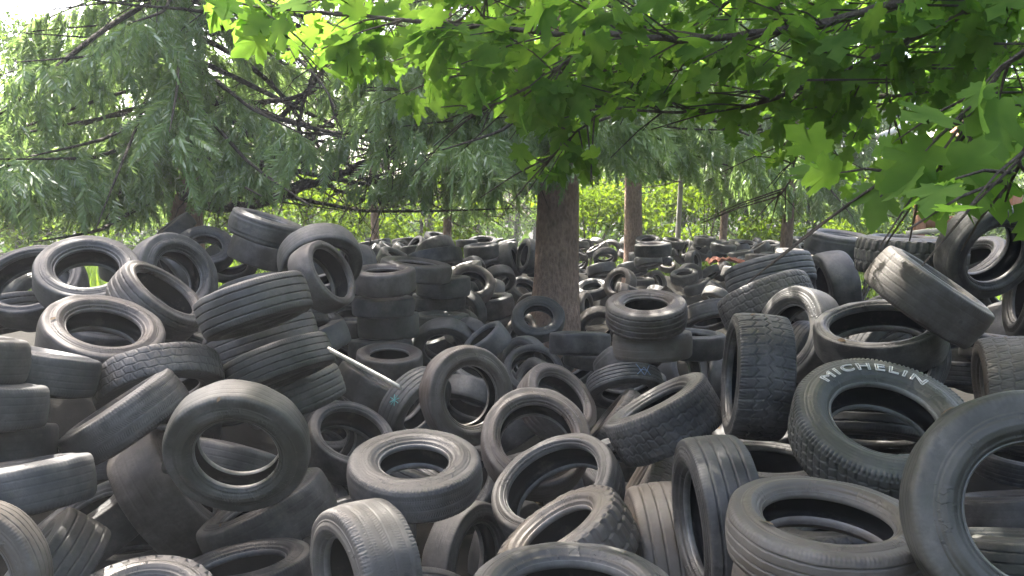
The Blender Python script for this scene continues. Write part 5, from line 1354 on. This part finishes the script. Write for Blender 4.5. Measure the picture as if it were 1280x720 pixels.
# the crown overhead, out of the photo, which shades the heap
for k in range(520):
    p0 = np.array([rng.uniform(.3, 5.0), rng.uniform(1.4, 4.6), rng.uniform(4.2, 7.0)])
    q = (p0 - CAM); dep = q[1] * _cp - q[2] * _sp
    if dep > .2 and abs(q[0] / dep) < .75 and (q[2] * _cp + q[1] * _sp) / dep < .45:
        continue
    for j in range(4):
        o = rng.normal(0, 1, 3); o[2] -= .5; o /= np.linalg.norm(o)
        leaf_at(p0 + rng.normal(0, .22, 3), o, .17 * rng.uniform(.7, 1.2))
# main limbs join the branches to the trunk
for e, z in ((at(1320, -50, 2.3), 3.2), (at(1330, -40, 2.2), 2.9), (at(1330, 60, 3.4), 2.6), (at(1330, 130, 1.45), 2.2), (at(1340, 215, 1.35), 2.0),
             (at(1000, -60, 3.2), 4.2), (at(640, -40, 3.0), 4.8), (np.array([.5, 4, 6.0]), 5.0), (np.array([2, 6, 6.5]), 5.0), (np.array([4, 6, 6]), 5.2)):
    s = MB + [0, 0, z]; m = (s + e) / 2 + [0, 0, .25]
    wood.add(*tube([s, m, e], [.05, .03, .014], 7))
wood.V = [v - MB for v in wood.V]
trunk_mesh('trunk', (4.6, 2.4, 0), 9.0, .20, .05, mat='maple_bark', parent=root, n=14, wood=wood, mat2='maple_bark')
lp, lx, ls = np.array(lp), np.array(lx), np.array(ls)
# the crown's lower outline: nothing hangs below it
q = lp + lx * ls[:, None] * .6 - CAM
dep = q[:, 1] * _cp - q[:, 2] * _sp
uu = 640 + FPX * q[:, 0] / np.maximum(dep, .05)
vv = 360 - FPX * (q[:, 2] * _cp + q[:, 1] * _sp) / np.maximum(dep, .05)
lim = np.interp(uu, [150, 255, 285, 350, 372, 400, 480, 520, 560, 620, 640, 655, 738, 745, 800, 880, 930, 1000, 1060, 1120, 1280, 1400],
                [0, 12, 55, 66, 72, 80, 132, 150, 140, 128, 160, 222, 228, 150, 138, 150, 195, 228, 245, 256, 272, 300])
keep = (dep < .2) | (vv < lim)
lp, lx, ls = lp[keep], lx[keep], ls[keep]
n = len(lp)
up = np.tile([0, 0, 1.0], (n, 1)) + rng.normal(0, .55, (n, 3))
y = np.cross(up, lx); y /= np.linalg.norm(y, axis=1)[:, None] + 1e-9
rot = np.stack([lx, y, np.cross(lx, y)], -1)
acc = Acc(); pick = rng.integers(0, 4, n)
for k in range(4):
    s = pick == k
    acc.add(*instances(*LEAVES[k], lp[s] - MB, rot[s], ls[s]))
acc.build('crown', M['maple'], root)

# ------------------------------------------------------------------ the broken shed at the right, behind the heap
root = empty('wooden_shed', (at(1200, 270, 9.0)[0], 9.0, 0.0))
tag(root, 'collapsing brown wooden shed with a slanting board roof behind the right skyline', 'shed')
R0 = np.array(root.location)


def part(name, mat, boards):
    a = Acc()
    for b in boards:
        V, Q = beam(*b); a.add(V - R0, Q)
    return a.build(name, M[mat], root)


def A(u, v, d):
    return at(u, v, d)


for u, d in ((1149, 8.2), (1268, 8.4)):
    part('post', 'rust', [(A(u, 250, d) * [1, 1, 0], A(u + 2, 238 if u > 1150 else 250, d), .10, .10, .1, .004)])
part('beam', 'rust', [(A(1150, 279, 8.25), A(1290, 270, 8.45), .12, .10, 0, .003)])
part('beam', 'rust', [(A(1100, 222, 8.6), A(1290, 150, 9.8), .14, .12, .2, .004)])
part('rafter', 'sunlit_rafter', [(A(1098, 172, 8.4), A(1165, 140, 8.6), .07, .06, .3, .002)])
part('rafter', 'sunlit_rafter', [(A(1118, 202, 8.3), A(1160, 184, 8.4), .06, .05, .3, .002)])
for k in range(9):                                           # the roof's boards, some slipped
    f = k / 8
    u0, v0 = 1110 + 24 * k, 212 - 6 * k
    if k in (3,):
        continue
    part('roof_board', 'rust' if k % 3 else 'grey_board', [(A(u0, v0 + rng.uniform(-4, 4), 8.5), A(u0 + 70, v0 - 56, 10.4), .26, .03, .35 + rng.normal(0, .06), .004)])
# weathered board lying on the lugged tyre
o = Acc(); V, Q = beam(at(1138, 291, 6.6), at(1198, 287, 6.3), .16, .035, 0, .002); o.add(V, Q)
tag(o.build('wooden_board', M['grey_board'], loc=at(1168, 289, 6.45)), 'weathered pale board lying on top of the lugged black tyre', 'board')

# white batten stuck in the heap
V, Q = beam(at(412, 437, 3.75), at(500, 484, 3.35), .034, .010, .9, .0007)
o = Acc(); o.add(V, Q)
tag(o.build('white_batten', M['batten'], loc=at(455, 460, 3.5)), 'long white wooden batten sticking out of the heap above a slanting brown tyre', 'batten')

# orange sheet far off among the tyres
n1, n2 = 14, 8
gx, gy = np.meshgrid(np.linspace(-.33, .33, n1), np.linspace(-.3, .3, n2))
gz = .05 * np.cos(gx * 5) + .03 * np.sin(gy * 11 + gx * 6) + .02 * rng.normal(0, 1, gx.shape)
c = at(908, 327, 15.0)
Vt = np.stack([gx, gy, gz], -1).reshape(-1, 3)
i = np.arange(n2 - 1)[:, None] * n1 + np.arange(n1 - 1)[None]
Q = np.stack([i, i + 1, i + n1 + 1, i + n1], -1).reshape(-1, 4)
o = mesh_from('orange_sheet', Vt, Q, M['orange'], loc=c + [0, 0, .0], smooth=True)
sm = o.modifiers.new('thick', 'SOLIDIFY'); sm.thickness = .012
tag(o, 'crumpled orange-red plastic sheet lying among the far tyres', 'sheet')

# ------------------------------------------------------------------ a few dry leaves fallen on the tyres
bpy.context.view_layer.update()
dg = bpy.context.evaluated_depsgraph_get()
lpos, lrot, lsz = [], [], []
for k in range(420):
    d = rng.uniform(2.0, 8.0); x = rng.uniform(-.72, .72) * d
    ok, loc, nor, _, ob, _ = scene.ray_cast(dg, Vector((x, d, 2.02)), Vector((0, 0, -1)), distance=2.2)
    top = ob
    while top is not None and top.parent is not None:
        top = top.parent
    if not ok or not top.name.startswith('scrap_tyre') or abs(nor.z) < .55 or len(lpos) >= 40:
        continue
    z = np.array(nor) * (1 if nor.z > 0 else -1)
    x_ = np.cross(z, rng.normal(0, 1, 3)); x_ /= np.linalg.norm(x_)
    lpos.append(np.array(loc) + z * .004); lrot.append(np.stack([x_, np.cross(z, x_), z], -1)); lsz.append(rng.uniform(.02, .05))
acc = Acc(); acc.add(*instances(*OVAL, np.array(lpos), np.array(lrot), np.array(lsz)))
tag(acc.build('leaf_litter', M['litter']), kind='stuff')

# ------------------------------------------------------------------ added air volume standing in for lens glare
nt = NT('glare_air')
pv = nt.n('ShaderNodeVolumePrincipled'); pv.inputs['Color'].default_value = (.93, .96, 1, 1); pv.inputs['Density'].default_value = .0019
nt.l(pv.outputs[0], nt.out.inputs['Volume'])
hv = np.array([(x, y, z) for x in (-70, 70) for y in (-20, 75) for z in (-1.2, 24)], float)
tag(mesh_from('glare_veil', hv, np.array([(0, 1, 3, 2), (4, 6, 7, 5), (0, 4, 5, 1), (2, 3, 7, 6), (0, 2, 6, 4), (1, 5, 7, 3)]), nt.m), kind='stuff')

# ------------------------------------------------------------------ light
SUN_EL, SUN_AZ = math.radians(56), math.radians(-32)         # azimuth from +Y (into the picture), towards +X
sun_dir = Vector((math.sin(SUN_AZ) * math.cos(SUN_EL), math.cos(SUN_AZ) * math.cos(SUN_EL), math.sin(SUN_EL)))
sd = bpy.data.lights.new('sun', 'SUN'); sd.energy = 4.5; sd.angle = math.radians(.53); sd.color = (1.0, .95, .86)
so = bpy.data.objects.new('sun', sd); COL.objects.link(so)
so.rotation_euler = (-sun_dir).to_track_quat('-Z', 'Y').to_euler()
so.location = (0, 0, 30)
w = bpy.data.worlds.new('World'); scene.world = w; w.use_nodes = True
nt = w.node_tree; nt.nodes.clear()
sk = nt.nodes.new('ShaderNodeTexSky'); sk.sky_type = 'NISHITA'; sk.sun_disc = False
sk.sun_elevation = SUN_EL; sk.sun_rotation = SUN_AZ; sk.air_density = .8; sk.dust_density = 6.0; sk.ozone_density = .4
bg = nt.nodes.new('ShaderNodeBackground'); bg.inputs['Strength'].default_value = .15
wo = nt.nodes.new('ShaderNodeOutputWorld')
nt.links.new(sk.outputs[0], bg.inputs[0]); nt.links.new(bg.outputs[0], wo.inputs[0])

vs = scene.view_settings
vs.view_transform = 'Standard'; vs.look = 'None'; vs.exposure = 3.05; vs.gamma = 1.0
vs.use_curve_mapping = False
scene.render.engine = 'CYCLES'
cy = scene.cycles
cy.use_denoising = True
cy.max_bounces = 8; cy.diffuse_bounces = 4; cy.glossy_bounces = 3; cy.transmission_bounces = 4
cy.sample_clamp_indirect = 8
